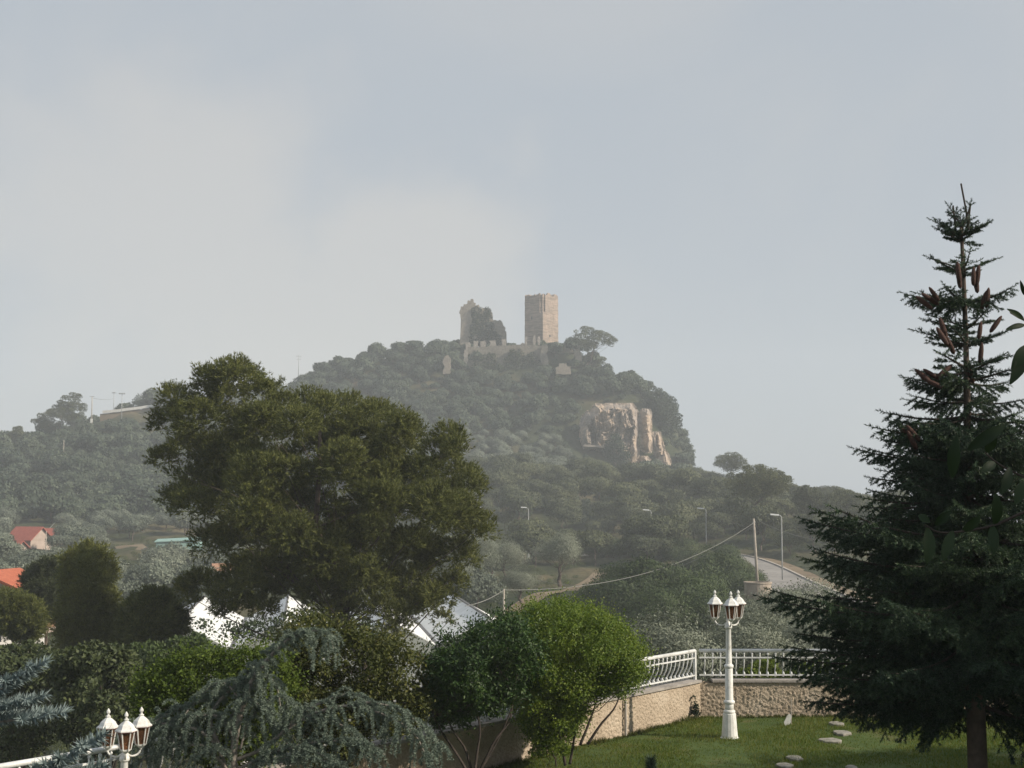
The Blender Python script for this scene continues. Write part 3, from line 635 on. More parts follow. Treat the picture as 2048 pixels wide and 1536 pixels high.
for k in ind:
    i = sel[k]; lf = px[i] < 540
    plant('hillside_oak', OAK[rng.integers(5)], (X[i], Y[i], Z[i]-.3), scl[k],
          hill_label(px[i], py[i]),
          'tree', 'evergreen trees on the hill below the ridge poles' if lf else 'evergreen trees on the castle hill')
stuff_trees('woodland', [(X[sel[k]], Y[sel[k]], Z[sel[k]]-.4, scl[k]) for k in rest], OAK, 'oak_far', 'dense evergreen wood filling between the hillside trees', 'woodland')
# scrub under the trees
Xs, Ys, Zs, pxs, pys = scatter(-190, 90, 255, 470, 3.4); k = (pxs > -60) & (pxs < 1500) & (pys < 1045) & ~(poly_inside(CLP, np.stack([pxs, pys], 1)) & (Ys < 415)) & (rng.random(len(Xs)) < .95) & ~((pxs > 175) & (pxs < 330) & (Ys > 381) & (Ys < 402))
stuff_trees('undergrowth', [(a, b, c-.7, rng.uniform(.3, .6)) for a, b, c in zip(Xs[k], Ys[k], Zs[k])], [(None, None, p[2][:len(p[2])//12*4], p[3][:len(p[3])//12*4]) for p in [(0, 0, o[2], o[3]) for o in OAK]] if False else
            [(None, None, o[2][:1600], o[3][:400]) for o in OAK], 'oak_far', 'low scrub covering the hillside between trees', 'undergrowth')

# olives on the upper terraces
X, Y, Z, px, py = scatter(-20, 40, 300, 398, 5.6)
for i in np.where((px > 905) & (px < 1140) & (py > 876) & (py < 968))[0]:
    plant('olive_tree', OLF[rng.integers(3)], (X[i], Y[i], Z[i]-.2), rng.uniform(.75, 1.15), 'pale grey-green olive tree on the terraces at the foot of the castle hill', 'tree', 'olive trees on the upper terraces')
# pines between the terraces and the road
X, Y, Z, px, py = scatter(-16, 100, 182, 345, 6.4)
rd = road_d(X, Y)
for i in np.where((px > 930) & (px < 1800) & (py > 935) & (rd > 7.5) & (Y > 186) & ~((px < 1140) & (py < 965)) & (rng.random(len(X)) < .92))[0]:
    if px[i] < 1350 and py[i] < 940: continue
    sc_ = (.8+.65*rng.random()**1.4)*(1.0 if Y[i] > 225 else .85)
    if px[i] > 1560: sc_ *= .85
    plant('pine_tree', PNF[rng.integers(4)], (X[i], Y[i], Z[i]-.6), sc_, pine_label(px[i], py[i]), 'tree', 'pines above the road')
# grey olives of the valley on the left
X, Y, Z, px, py = scatter(-120, 5, 100, 262, 5.6)
KP = [(15, 1125), (15, 1045), (120, 1045), (120, 1105), (215, 1105), (215, 1078), (440, 1065), (440, 1108), (300, 1125)]
keepout = np.zeros(len(px), bool)
for dq in (4, 16, 30): keepout |= poly_inside(KP, np.stack([px, py-dq], 1))
vis = (px > -40) & (px < 960) & (py > 1040) & (py < 1240) & ~keepout & ~((px > 490) & (px < 890))
for i in np.where(vis)[0]:
    plant('olive_tree', OLF[rng.integers(3)], (X[i], Y[i], Z[i]-.2), rng.uniform(.7, 1.15), grove_label(px[i], py[i]), 'tree', 'olive trees of the valley grove')

# ------------------------------------------------------------------ trees given by outline
def outline_tree(name, label, cat, poly, Y, T, n_cl, r0, r1, mat, base_px, n_leaf, L, W, style='leaf', k=6, bark='bark', tr=.12, flat=.75, inner=.35, up=.4, top=None, every=1, spread=.55, group=None, base_z=None, stems=None, lobes=None, twigs=0.0, step=.05):
    if lobes is None: cen, rad = outline_clumps(poly, Y, T, n_cl, r0, r1)
    else: cen, rad = np.array([at(a, b_, Y+d_) for a, b_, r_, d_ in lobes]), np.array([r_*Y/F_PX for a, b_, r_, d_ in lobes])
    b = at(base_px[0], base_px[1], Y)
    if base_z is not None: b[2] = base_z
    root = empty(name, b, label, cat, group); P, d = in_clumps(cen, rad, n_leaf, flat, inner, up)
    if style == 'leaf' and twigs:
        q = int(n_leaf*twigs/4); P4, a4, d4 = sprays(P[:q], d[:q], step, 4); P = np.concatenate([P4, P[q*4:]]); d = np.concatenate([unit(d4*.6+a4*.5), d[q*4:]]); n_leaf = len(P)
    if style == 'leaf': V, Fq = leaf_cards(P-b, tang(d, .45), unit(d+rvec(n_leaf)*.5+np.array([0, 0, .3])), rng.uniform(.7, 1.25, n_leaf)*L, rng.uniform(.7, 1.2, n_leaf)*W)
    else:
        P, ax_, d = sprays(P[:n_leaf//3], d[:n_leaf//3], L*.62); V, Fq = tufts(P-b, ax_, L*.8, W, k, spread, unit(d+np.array([.15, 0, .35])))
    cr = link('crown', mesh_data('crown', V, [Fq], mat), root); mb = MB()
    tp = at(*(top or ((np.array(poly)[:, 0].mean()), np.array(poly)[:, 1].min()*.65+np.array(poly)[:, 1].max()*.35)), Y)-b
    if stems:
        for st in stems:
            Q = spline([at(*q, Y)-b + np.array([0, rng.normal()*.05, 0]) for q in st], 14); mb.tube(Q, np.linspace(tr, tr*.35, 14), 7)
        for c in cen[::every]:
            a = at(*random.choice(stems)[-1], Y); u = np.linspace(0, 1, 5)[:, None]; mb.tube((a*(1-u)+c*u)-b+rng.normal(size=(5, 3))*.02, np.linspace(tr*.35, tr*.1, 5), 5, cap=False)
    else: limbs(mb, (0, 0, -.3), tp, cen-b, rad, tr, every)
    link('trunk', mb.data('trunk', bark, smooth=True), root); return root

# hilltop pine and the trees on the ridges
outline_tree('hilltop_pine', 'leaning pine standing alone on the hilltop beside the castle tower', 'tree', [(1146, 668), (1155, 655), (1172, 650), (1190, 656), (1210, 664), (1228, 672), (1237, 686), (1232, 700), (1218, 698), (1205, 690), (1195, 692), (1190, 700), (1212, 716), (1218, 725), (1207, 734), (1192, 724), (1176, 708), (1165, 695), (1150, 682)],
             436, 3.5, 44, 6, 13, 'pine_far', (1172, 745), 9000, .45, .2, tr=.35, flat=.6, up=.6)
outline_tree('ridge_pine', 'broad dark umbrella pine on the left ridge, touching the white-boxed pole', 'tree', [(56, 845), (70, 830), (95, 820), (112, 808), (125, 792), (142, 784), (160, 788), (172, 802), (172, 820), (165, 835), (140, 842), (125, 850), (105, 860), (85, 862), (75, 850)], 384, 3.5, 46, 7, 15, 'pine_far', (120, 872), 13000, .4, .2, tr=.35, flat=.6)
outline_tree('ridge_pine', 'small pine with tiered branches at the far left of the ridge', 'tree', [(14, 882), (18, 868), (26, 854), (38, 850), (48, 860), (52, 872), (50, 884), (36, 880), (24, 884)], 376, 2, 20, 5, 9, 'pine_far', (34, 897), 4500, .42, .2, tr=.2, flat=.6)
outline_tree('hazy_tree', 'faint rounded tree behind the white ridge wall', 'tree', [(258, 812), (266, 796), (284, 786), (300, 788), (312, 796), (330, 770), (350, 765), (380, 790), (400, 815), (330, 820)], 560, 5, 30, 8, 16, 'oak_far', (300, 822), 2600, .7, .5, tr=.4)
outline_tree('hazy_tree', 'pale treetop rising just left of the big pine on the far ridge', 'tree', [(318, 800), (326, 770), (345, 757), (370, 766), (392, 790), (380, 815)], 575, 4, 18, 8, 16, 'oak_far', (350, 822), 1500, .7, .5, tr=.4)
outline_tree('cliff_tree', 'dark tree overhanging the right edge of the cliff', 'tree', [(1285, 790), (1300, 772), (1330, 780), (1352, 800), (1362, 828), (1362, 858), (1348, 868), (1345, 900), (1330, 905), (1318, 870), (1305, 830)], 412, 4, 52, 7, 14, 'oak_far', (1318, 880), 8000, .55, .4, tr=.3)
outline_tree('cliff_tree', 'dark bushy tree at the foot of the cliff face', 'tree', [(1206, 905), (1212, 885), (1224, 868), (1236, 870), (1250, 890), (1262, 912), (1250, 930), (1215, 925)], 385, 2.5, 26, 7, 13, 'oak_far', (1232, 930), 2200, .5, .4, tr=.2)
outline_tree('umbrella_pine', 'broad dark umbrella pine on the skyline right of the castle hill', 'tree', [(1448, 965), (1458, 945), (1485, 932), (1520, 928), (1555, 938), (1580, 955), (1584, 978), (1560, 990), (1530, 996), (1500, 998), (1470, 992)], 205, 3.5, 46, 12, 24, 'pine_far', (1515, 1065), 14000, .3, .12, tr=.22, flat=.65)
outline_tree('skyline_pine', 'small hazy pine poking above the skyline behind the umbrella pine', 'tree', [(1428, 935), (1432, 915), (1450, 904), (1472, 905), (1492, 918), (1496, 940), (1460, 945)], 330, 3, 24, 9, 15, 'pine_far', (1462, 975), 5000, .4, .18, tr=.25, flat=.65)
outline_tree('skyline_pine', 'rounded pine with lobed top next right of the umbrella pine', 'tree', [(1588, 1000), (1592, 980), (1610, 971), (1632, 975), (1645, 990), (1650, 1015), (1630, 1030), (1600, 1025)], 215, 2.5, 30, 10, 18, 'pine_far', (1620, 1085), 9000, .28, .12, tr=.18, flat=.7)
outline_tree('skyline_pine', 'rounded pine nearest the spruce on the skyline', 'tree', [(1645, 1015), (1652, 990), (1675, 979), (1705, 980), (1728, 995), (1742, 1018), (1720, 1040), (1670, 1038)], 212, 2.5, 34, 10, 18, 'pine_far', (1690, 1090), 9000, .28, .12, tr=.18, flat=.7)

# the large pine in the middle
BP = [(478, 716), (440, 722), (408, 742), (372, 770), (330, 782), (306, 830), (330, 862), (306, 905), (306, 935), (345, 958), (378, 965), (320, 972), (318, 1005), (348, 1030), (400, 1060), (440, 1095), (470, 1120), (400, 1140), (350, 1165), (352, 1195), (400, 1225), (470, 1240), (540, 1232), (590, 1210), (650, 1225), (700, 1245), (760, 1262),
      (800, 1285), (832, 1262), (850, 1235), (892, 1250), (905, 1225), (888, 1195), (912, 1165), (945, 1120), (962, 1080), (990, 1050), (965, 1020), (968, 965), (940, 925), (932, 870), (910, 848), (875, 860), (840, 880), (822, 832), (790, 826), (770, 850), (735, 820), (700, 830), (672, 795), (648, 782), (620, 800), (575, 785), (545, 752), (510, 735)]
LOB = [(472, 742, 30), (440, 752, 26), (412, 758, 28), (500, 762, 26), (351, 800, 34), (326, 842, 26), (388, 838, 44), (455, 800, 42), (522, 790, 32), (513, 847, 46), (567, 812, 32), (597, 850, 40), (647, 815, 26), (642, 863, 38), (692, 845, 28), (722, 872, 38), (801, 845, 27), (788, 884, 38), (892, 868, 24), (914, 872, 18), (876, 908, 42), (326, 920, 27), (384, 900, 44), (336, 1000, 23), (388, 1013, 40), (348, 985, 18),
       (513, 945, 48), (513, 997, 54), (580, 947, 32), (680, 930, 50), (738, 947, 48), (842, 950, 46), (925, 955, 34), (955, 975, 18), (763, 1005, 44), (863, 1013, 52), (950, 1050, 36), (978, 1048, 14), (588, 1068, 46), (513, 1058, 42), (462, 1092, 34), (655, 1117, 50), (751, 1088, 50), (834, 1097, 50), (913, 1105, 38), (405, 1172, 38), (370, 1180, 22), (472, 1172, 38), (547, 1160, 46), (638, 1188, 42), (730, 1172, 48), (822, 1172, 48), (880, 1200, 34), (884, 1238, 17), (763, 1222, 36), (688, 1218, 34), (796, 1258, 26), (905, 1170, 26), (450, 1215, 24), (520, 1212, 26)]
FRONT = {(513, 997), (388, 1013), (680, 930), (763, 1005), (588, 1068), (405, 1172), (863, 1013), (597, 850), (388, 838)}
lob = []
for a, b_, r_ in LOB:
    dep = math.sqrt(max(.05, 1-((a-640)/350)**2-((b_-980)/290)**2))*3.4
    lob.append((a, b_, r_, -dep*rng.uniform(.75, 1.0) if (a, b_) in FRONT else dep*rng.uniform(-.9, .7)))
    for _ in range(2):
        t = rng.uniform(0, 6.28); lob.append((a+r_*.75*math.cos(t), b_+r_*.55*math.sin(t)+4, r_*rng.uniform(.4, .62), lob[-1][3]+rng.normal()*.4))
for _ in range(70):
    t = rng.uniform(0, 6.28); q = math.sqrt(rng.random())*.86; a, b_ = 650+300*q*math.cos(t), 1000+230*q*math.sin(t); lob.append((a, b_, rng.uniform(28, 52), rng.uniform(-.3, 3.2)))
oc_, orr_ = outline_clumps(BP, 45, 3.0, 170, 14, 36); opx, opy = project(oc_)
lob += [(a, b_, r_*F_PX/45*.9, c_[1]-45) for a, b_, r_, c_ in zip(opx, opy, orr_, oc_)]
bp = outline_tree('large_pine', 'large dark spreading pine in front of the white greenhouse', 'tree', BP, 45, 3.4, 330, 16, 48, 'pine_near', (745, 1330), 105000, .17, .028, 'tuft', 6, 'bark', .2, .75, .4, .55, (640, 860), 7, .55, base_z=gz(-4.4, 45), lobes=lob)
# pines at the lower left
outline_tree('young_pine', 'tall dark green pine at the lower left beside the big pine', 'tree', [(126, 1118), (150, 1100), (178, 1088), (205, 1100), (225, 1130), (228, 1165), (240, 1195), (215, 1210), (260, 1220), (265, 1270), (235, 1320), (170, 1335), (125, 1300), (115, 1240), (130, 1180)], 52, 2.2, 80, 15, 30, 'pine_near', (180, 1360), 20000, .19, .03, 'tuft', 6, tr=.12, every=6, base_z=gz(-15.6, 52))
outline_tree('young_pine', 'low dark pine between the tall young pine and the greenhouse', 'tree', [(250, 1215), (285, 1186), (325, 1185), (352, 1205), (374, 1245), (368, 1285), (330, 1310), (270, 1330), (240, 1290)], 48, 2, 60, 14, 28, 'pine_near', (310, 1350), 15000, .19, .03, 'tuft', 6, tr=.12, every=6, base_z=gz(-12.2, 48))
outline_tree('young_pine', 'pale hazy pine behind the tall young pine near the orange roof', 'tree', [(48, 1165), (62, 1140), (90, 1122), (118, 1125), (130, 1160), (128, 1210), (110, 1245), (75, 1240), (55, 1205)], 66, 2, 46, 14, 26, 'pine_mid', (95, 1290), 11000, .22, .034, 'tuft', 6, tr=.12, every=6, base_z=gz(-22, 66))
outline_tree('young_pine', 'round-topped pine hiding the white house at the left edge', 'tree', [(-30, 1200), (0, 1188), (40, 1192), (72, 1212), (88, 1245), (80, 1275), (50, 1290), (0, 1262), (-35, 1265)], 58, 2, 56, 14, 26, 'pine_near', (30, 1340), 15000, .2, .03, 'tuft', 6, tr=.12, every=6, base_z=gz(-20.5, 58))
outline_tree('straggly_tree', 'thin straggly dark tree in front of the white greenhouse', 'tree', [(372, 1250), (400, 1238), (470, 1246), (540, 1235), (600, 1215), (660, 1225), (740, 1240), (800, 1265), (790, 1295), (700, 1290), (600, 1275), (520, 1285), (430, 1275)], 58, 1.6, 120, 8, 22, 'dark_shrub', (560, 1420), 3600, .16, .09, 'leaf', tr=.1, every=2, base_z=gz(-9.5, 58))
# oaks and shrubs on the bank below the wall
OK_ = dict(style='leaf', bark='bark_dark')
outline_tree('bank_oak', 'dull green bushy tree on the bank at the left edge', 'tree', [(-40, 1310), (0, 1292), (60, 1285), (115, 1300), (140, 1350), (135, 1420), (110, 1480), (60, 1530), (-40, 1530)], 33, 2, 90, 18, 36, 'oak_mid', (50, 1570), 13000, .12, .075, tr=.1, base_z=gz(-11.5, 33), **OK_)
outline_tree('bank_oak', 'dull green bushy tree on the bank behind the garden lamp', 'tree', [(110, 1330), (140, 1300), (190, 1285), (250, 1295), (285, 1330), (290, 1390), (260, 1440), (250, 1500), (170, 1520), (110, 1460)], 30, 2, 80, 18, 36, 'oak_mid', (190, 1570), 12000, .12, .075, tr=.1, base_z=gz(-9, 30), **OK_)
outline_tree('bank_oak', 'dark green bush between the dark pines and the bright green shrub', 'tree', [(220, 1310), (270, 1290), (330, 1285), (390, 1265), (440, 1300), (440, 1340), (330, 1360), (240, 1380)], 36, 2, 50, 16, 30, 'dark_shrub', (330, 1420), 8000, .12, .08, tr=.1, base_z=gz(-9, 36), **OK_)
outline_tree('bright_shrub', 'bright yellow-green leafy shrub behind the weeping cedar', 'shrub', [(262, 1400), (272, 1350), (310, 1322), (365, 1312), (410, 1296), (470, 1300), (525, 1285), (570, 1310), (600, 1380), (590, 1470), (520, 1540), (380, 1530), (290, 1500)], 16.7, .4, 170, 12, 30, 'elm', (430, 1600), 36000, .046, .026, tr=.03, every=8, twigs=.5, step=.06, base_z=-.6, **OK_)
outline_tree('tangled_shrub', 'tangled olive-brown shrub between the cedar and the round garden bushes', 'shrub', [(545, 1330), (560, 1270), (590, 1232), (640, 1226), (690, 1240), (740, 1262), (800, 1280), (845, 1310), (858, 1380), (850, 1460), (790, 1475), (720, 1500), (690, 1545), (640, 1540), (560, 1450)], 18.0, .7, 230, 10, 28, 'bramble', (690, 1620), 40000, .05, .028, tr=.03, every=8, twigs=.5, step=.06, base_z=-.5, **OK_)
rb = [o for o in C.objects if o.name == 'tangled_shrub'][0]
for q in [(828, 1350), (835, 1362), (822, 1378), (648, 1318), (700, 1440), (790, 1402), (842, 1372), (650, 1490)]:
    p = at(q[0], q[1], 17.25)-np.array(rb.location); mb = MB()
    for a in range(6):
        c_, s_ = math.cos(a*1.05), math.sin(a*1.05); mb.add([p, p+[.011*c_-.008*s_, .011*s_, .007], p+[.02*c_, -.008, .02*s_], p+[.011*c_+.008*s_, -.003, .011*s_]], [(0, 1, 2, 3)])
    mb.build('blossom', 'blossom', rb)
lau = outline_tree('laurel_bush', 'dark glossy laurel bush with bare stems in front of the garden wall', 'shrub', [(826, 1370), (850, 1345), (842, 1312), (885, 1300), (880, 1272), (925, 1270), (950, 1245), (985, 1252), (1005, 1228), (1040, 1240), (1068, 1275), (1090, 1320), (1080, 1380), (1060, 1415), (1020, 1405), (1000, 1440), (960, 1425), (935, 1465), (905, 1440), (875, 1465), (850, 1430), (830, 1410)],
    18.9, 1.0, 170, 7, 36, 'laurel', (948, 1548), 34000, .056, .026, tr=.022, base_z=-.05, every=2, twigs=.5, step=.075, stems=[[(945, 1552), (930, 1500), (905, 1460), (890, 1420)], [(948, 1552), (955, 1500), (960, 1460), (950, 1410)], [(952, 1552), (985, 1500), (1010, 1450), (1030, 1400)], [(955, 1552), (990, 1480), (1020, 1440), (1025, 1380)], [(940, 1552), (915, 1510), (880, 1460), (868, 1430)]], **OK_)
dome = outline_tree('dome_bush', 'bright green dome-shaped bush against the garden wall', 'shrub', [(990, 1300), (1005, 1245), (1040, 1228), (1062, 1205), (1100, 1212), (1125, 1192), (1160, 1210), (1195, 1212), (1215, 1240), (1252, 1250), (1268, 1282), (1298, 1300), (1284, 1330), (1304, 1355), (1268, 1378), (1262, 1402), (1225, 1395), (1190, 1400), (1172, 1440), (1155, 1485), (1070, 1495), (1040, 1450), (1010, 1390)],
    20.2, 1.2, 270, 9, 38, 'bright_shrub', (1130, 1535), 82000, .042, .022, tr=.022, base_z=-.02, every=3, twigs=.5, step=.07, stems=[[(1130, 1530), (1120, 1470), (1100, 1420), (1090, 1350)], [(1175, 1488), (1200, 1450), (1230, 1415), (1245, 1375)], [(1160, 1490), (1180, 1440), (1190, 1410), (1200, 1370)], [(1140, 1530), (1150, 1470), (1160, 1400)]], **OK_)
outline_tree('shade_filler_bush', 'dark leafy filler added for the shade in the hollow under the dome bush', 'shrub', [(1035, 1385), (1100, 1370), (1170, 1385), (1168, 1430), (1150, 1485), (1090, 1500), (1050, 1470), (1038, 1430)], 20.9, .5, 70, 8, 22, 'dark_shrub', (1105, 1540), 12000, .05, .026, tr=.015, every=6, base_z=-.02, **OK_)  # dark leaves added to imitate the shaded hollow below the dome
outline_tree('ground_plant', 'small leafy plant growing at the foot of the dome bush', 'plant', [(1050, 1500), (1070, 1478), (1110, 1472), (1140, 1490), (1135, 1510), (1060, 1515)], 20.0, .25, 24, 6, 12, 'bright_shrub', (1095, 1540), 1500, .05, .025, tr=.008, base_z=-.02, **OK_)
# hedge behind the railing on the right
for x0, x1, lab in [(1470, 1560, 'low green hedge plant behind the railing, next to the lamp post'), (1556, 1700, 'low green hedge plant behind the railing, half hidden by the spruce')]:
    outline_tree('hedge_plant', lab, 'plant', [(x0, 1350), (x0+20, 1335), ((x0+x1)/2, 1325), (x1-10, 1315), (x1, 1350), (x1, 1372), (x0, 1372)], 27, .5, 36, 8, 15, 'elm', ((x0+x1)/2, 1400), 3200, .07, .035, tr=.02, base_z=-3.6, **OK_)

# olives and shrubs of the near right slope
def on_ground(px, Y): x = (px-CX)/F_PX*Y; return np.array([x, Y, gz(x, Y)-.15])
for px_, Y_, s_, lab in [(1325, 44, 1.05, 'silvery olive tree left of the garden lamp, rising over the railing'), (1412, 50, 1.0, 'silvery olive tree right behind the lantern heads of the garden lamp'), (1492, 45, .98, 'silvery olive tree right of the garden lamp below the concrete drum'),
        (1560, 52, 1.05, 'silvery olive tree at the tips of the spruce branches'), (1258, 58, .8, 'small olive tree between the dome bush and the silvery olives'), (1620, 48, 1.0, 'silvery olive tree behind the spruce'), (1368, 62, .9, 'olive tree in shadow behind the gap between two silvery olives'), (1700, 56, 1.1, 'olive tree low behind the spruce trunk'), (1518, 64, 1.2, 'olive tree hiding the lower half of the concrete tank'), (1592, 74, 1.5, 'olive tree hiding the near edge of the road beside the concrete tank')]:
    plant('olive_tree', OLM[rng.integers(3)], on_ground(px_, Y_), s_, lab, 'tree')
for px_, Y_, s_, lab in [(1240, 76, .9, 'dull green shrub just above the dome bush'), (1190, 84, .9, 'dull green shrub on the slope left of the dark thicket'), (1130, 88, .9, 'dull green shrub right of the small wooden post'), (1070, 82, .8, 'dull green shrub beside the small wooden post'), (1320, 74, .85, 'dull green shrub above the left silvery olive')]:
    plant('slope_shrub', SHM[rng.integers(3)], on_ground(px_, Y_), s_, lab, 'shrub')
k = 0
for px_, Y_, s_ in [(1240, 104, 1.65), (1290, 108, 1.9), (1345, 102, 1.75), (1380, 106, 1.9), (1428, 108, 1.15), (1452, 114, .8), (1468, 134, 1.5), (1435, 136, 1.6), (1215, 116, 1.3), (1320, 96, 1.4), (1270, 122, 1.8), (1405, 98, 1.2), (1365, 116, 1.9), (1180, 112, 1.1)]:
    plant('thicket_shrub', DSH[k % 2], on_ground(px_, Y_), s_, 'dark green shrub in the thicket left of the utility pole', 'shrub', 'dark thicket by the utility pole'); k += 1
for px_, Y_, s_, lab in [(1120, 152, 1.25, 'round olive tree with visible trunk beside the track'), (1012, 148, 1.0, 'olive tree below the street lamp nearest the big pine'), (955, 136, 1.1, 'pale olive tree touching the right side of the big pine'), (1040, 122, .8, 'small olive tree on the terrace above the small post'), (925, 118, 1.0, 'olive tree behind the white greenhouse roof'), (985, 160, .9, 'olive tree at the foot of the half-hidden street lamp')]:
    plant('olive_tree', OLM[rng.integers(3)], on_ground(px_, Y_), s_*1.15, lab, 'tree')
YB = proto('shrub', 1.7, 2.0, .1, 18, 3600, .2, .12, 'yellow_bush', tr=.06, dome=.6)
for px_, Y_, s_, lab in [(1000, 98, .85, 'yellow-green bush just right of the greenhouse'), (965, 102, .75, 'smaller yellow-green bush at the greenhouse corner')]: plant('yellow_bush', YB, on_ground(px_, Y_), s_, lab, 'shrub')
rp_x, rp_y = project(RC); k = 0
for i in range(0, len(RC), 2):
    if 1160 < rp_x[i] < 1572:
        for off in (4.6, 7.5):
            q = RC[i]+RN[i]*(off+rng.normal()*.8); q[2] = gz(q[0], q[1])-.2
            plant('roadside_shrub', (SHM+DSH)[k % 5], q, rng.uniform(1.0, 1.5), 'bushy shrub hiding the near edge of the road behind the thicket', 'shrub', 'shrubs along the near edge of the road'); k += 1
# low vegetation over the near slopes
Xs, Ys, Zs, pxs, pys = scatter(-60, 60, 28, 255, 3.0); k = (pxs > -60) & (pxs < 2100) & (road_d(Xs, Ys) > 6.5) & (rng.random(len(Xs)) < np.where(Ys < 130, .75, .5)) & ~((Xs > -22) & (Xs < 3) & (Ys > 66) & (Ys < 100)) & (np.min(np.hypot(Xs[:, None]-tr[None, :, 0], Ys[:, None]-tr[None, :, 1]), axis=1) > 2.2)
k &= ~((Xs > -18) & (Xs < 8) & (Ys < 45) & (Ys > 28) & (rng.random(len(Xs)) < .5))
stuff_trees('undergrowth', [(a, b, c-.4, rng.uniform(.3, .6)) for a, b, c in zip(Xs[k], Ys[k], Zs[k])], [(None, None, o[2][:4000], o[3][:1000]) for o in SHM], 'oak_mid', 'low scrub and weeds covering the near slopes', 'undergrowth')

# ------------------------------------------------------------------ greenhouse
GD = unit(np.array([2.95, -20.0])); GN = np.array([-GD[1], GD[0]])          # along the ridges towards us, and across to the right
g0 = np.array([-1.25, 76.5]); GL, HB, RISE, ZR = 19.5, 2.72, 1.45, -2.45
gr = empty('greenhouse', (g0[0]-8, g0[1]+9, -6.6), 'long white multi-bay greenhouse roof behind the big pine', 'greenhouse')
go = np.array(gr.location)
def gpt(along, across, z): q = g0 - GD*along + GN*across; return np.array([q[0], q[1], z])-go
pan = None
for b in range(4):
    for side in (-1, 1):
        npan = 7
        for j in range(npan):
            a0, a1 = GL*j/npan+.03, GL*(j+1)/npan-.03; c0 = -b*2*HB
            quad = np.array([gpt(a0, c0, ZR), gpt(a1, c0, ZR), gpt(a1, c0+side*HB*.985, ZR-RISE), gpt(a0, c0+side*HB*.985, ZR-RISE)])
            MB().prism(quad, (0, 0, -.05)).build('roof_panel', 'greenhouse_white', gr)
    MB().beam(gpt(-.1, -b*2*HB, ZR+.03), gpt(GL+.1, -b*2*HB, ZR+.03), .12, .1).build('ridge_bar', 'dark_bar', gr)
    for s_ in ((-1,) if b < 3 else (-1,)):
        MB().beam(gpt(-.1, -b*2*HB+s_*HB, ZR-RISE), gpt(GL+.1, -b*2*HB+s_*HB, ZR-RISE), .2, .12).build('gutter', 'dark_bar', gr)
    for e in (0, GL):
        tri = [gpt(e, -b*2*HB-HB*.98, -6.5), gpt(e, -b*2*HB+HB*.98, -6.5), gpt(e, -b*2*HB+HB*.98, ZR-RISE-.06), gpt(e, -b*2*HB, ZR-.06), gpt(e, -b*2*HB-HB*.98, ZR-RISE-.06)]
        dv = GD*(.06 if e else -.06); MB().prism(tri, (dv[0], dv[1], 0)).build('gable_wall', 'greenhouse_end', gr)
MB().beam(gpt(0, HB, -5.3), gpt(GL, HB, -5.3), .06, 2.4).build('side_wall', 'greenhouse_white', gr)
MB().beam(gpt(0, -7*HB, -5.3), gpt(GL, -7*HB, -5.3), .06, 2.4).build('side_wall', 'greenhouse_white', gr)

# ------------------------------------------------------------------ houses in the valley
def house(name, c, W, D, H, rise, rz, label, wall='plaster', roof='roof_red', wins=(), gable='x', over=.4):
    h = empty(name, c, label, 'house', rz=rz); MB().box((0, 0, H/2-.5), (W, D, H+1)).build('wall', wall, h)
    w2, d2 = W/2+over, D/2+over
    for s_ in (-1, 1):
        q = np.array([(-w2, 0, H+rise+.05), (w2, 0, H+rise+.05), (w2, s_*d2, H+.05-rise*over/(D/2)), (-w2, s_*d2, H+.05-rise*over/(D/2))])
        MB().prism(q, (0, 0, .16)).build('roof', roof, h)
    for s_ in (-1, 1): MB().prism([(s_*(W/2), -D/2, H+.01), (s_*(W/2), D/2, H+.01), (s_*(W/2), 0, H+rise)], (-s_*.25, 0, 0)).build('gable', wall, h)
    for (x, z, ww, hh) in wins:
        wn = MB().box((x, -D/2-.02, z), (ww, .08, hh)).build('window', 'window_dark', h)
        MB().box((x, -D/2-.08, z-hh/2-.06), (ww+.2, .2, .1)).build('sill', 'plaster_white', wn)
    return h
def gpos(px, py, Y): return at(px, py, Y)
p = gpos(58, 1098, 216); house('red_roof_house', p, 4.6, 4.4, 1.5, 1.7, R(-24), 'small house with a red tiled roof among olives in the misty valley', wins=[(-1.2, 1.1, .8, 1.0), (1.0, 1.1, .8, 1.0)])
p = gpos(100, 1092, 224); house('red_roof_house', p, 3.0, 3.4, 1.6, 1.0, R(-12), 'low red roofed annexe just right of the valley house', wins=[(0, 1.0, .8, .9)])
p = gpos(33, 1108, 210); house('red_roof_house', p, 1.8, 2.2, 1.0, .8, R(-24), 'little red roofed lean-to in front of the valley house')
p = gpos(-2, 1230, 80); house('orange_roof_house', p, 3.2, 5.2, 1.35, 1.0, R(76), 'house with a bright orange-red roof cut off by the left edge', roof='roof_orange', over=.3)
sh = empty('shed', gpos(358, 1112, 205), 'long low turquoise shed in the valley beside the big pine', 'shed', rz=R(6))
MB().box((0, 0, .9), (6.2, 3, 2.2)).build('wall', 'turquoise', sh); MB().prism([(-3.3, -1.7, 2.02), (3.3, -1.7, 2.3), (3.3, 1.7, 2.6), (-3.3, 1.7, 2.3)], (0, 0, .12)).build('roof', 'turquoise', sh)
p = gpos(462, 1160, 140); house('brown_roof_house', p, 3.0, 3, 1.0, .45, R(18), 'small building with a shallow brown roof beside the left of the big pine', wall='plaster_white', roof='roof_brown', wins=[(0, .5, .5, .5)])
p = gpos(8, 1288, 66); house('white_house', p, 3, 3, .9, .4, R(30), 'low white house peeping out under the round-topped pine', wall='plaster_white', roof='roof_brown', wins=[(-.6, .5, .4, .5), (.5, .5, .4, .5)])
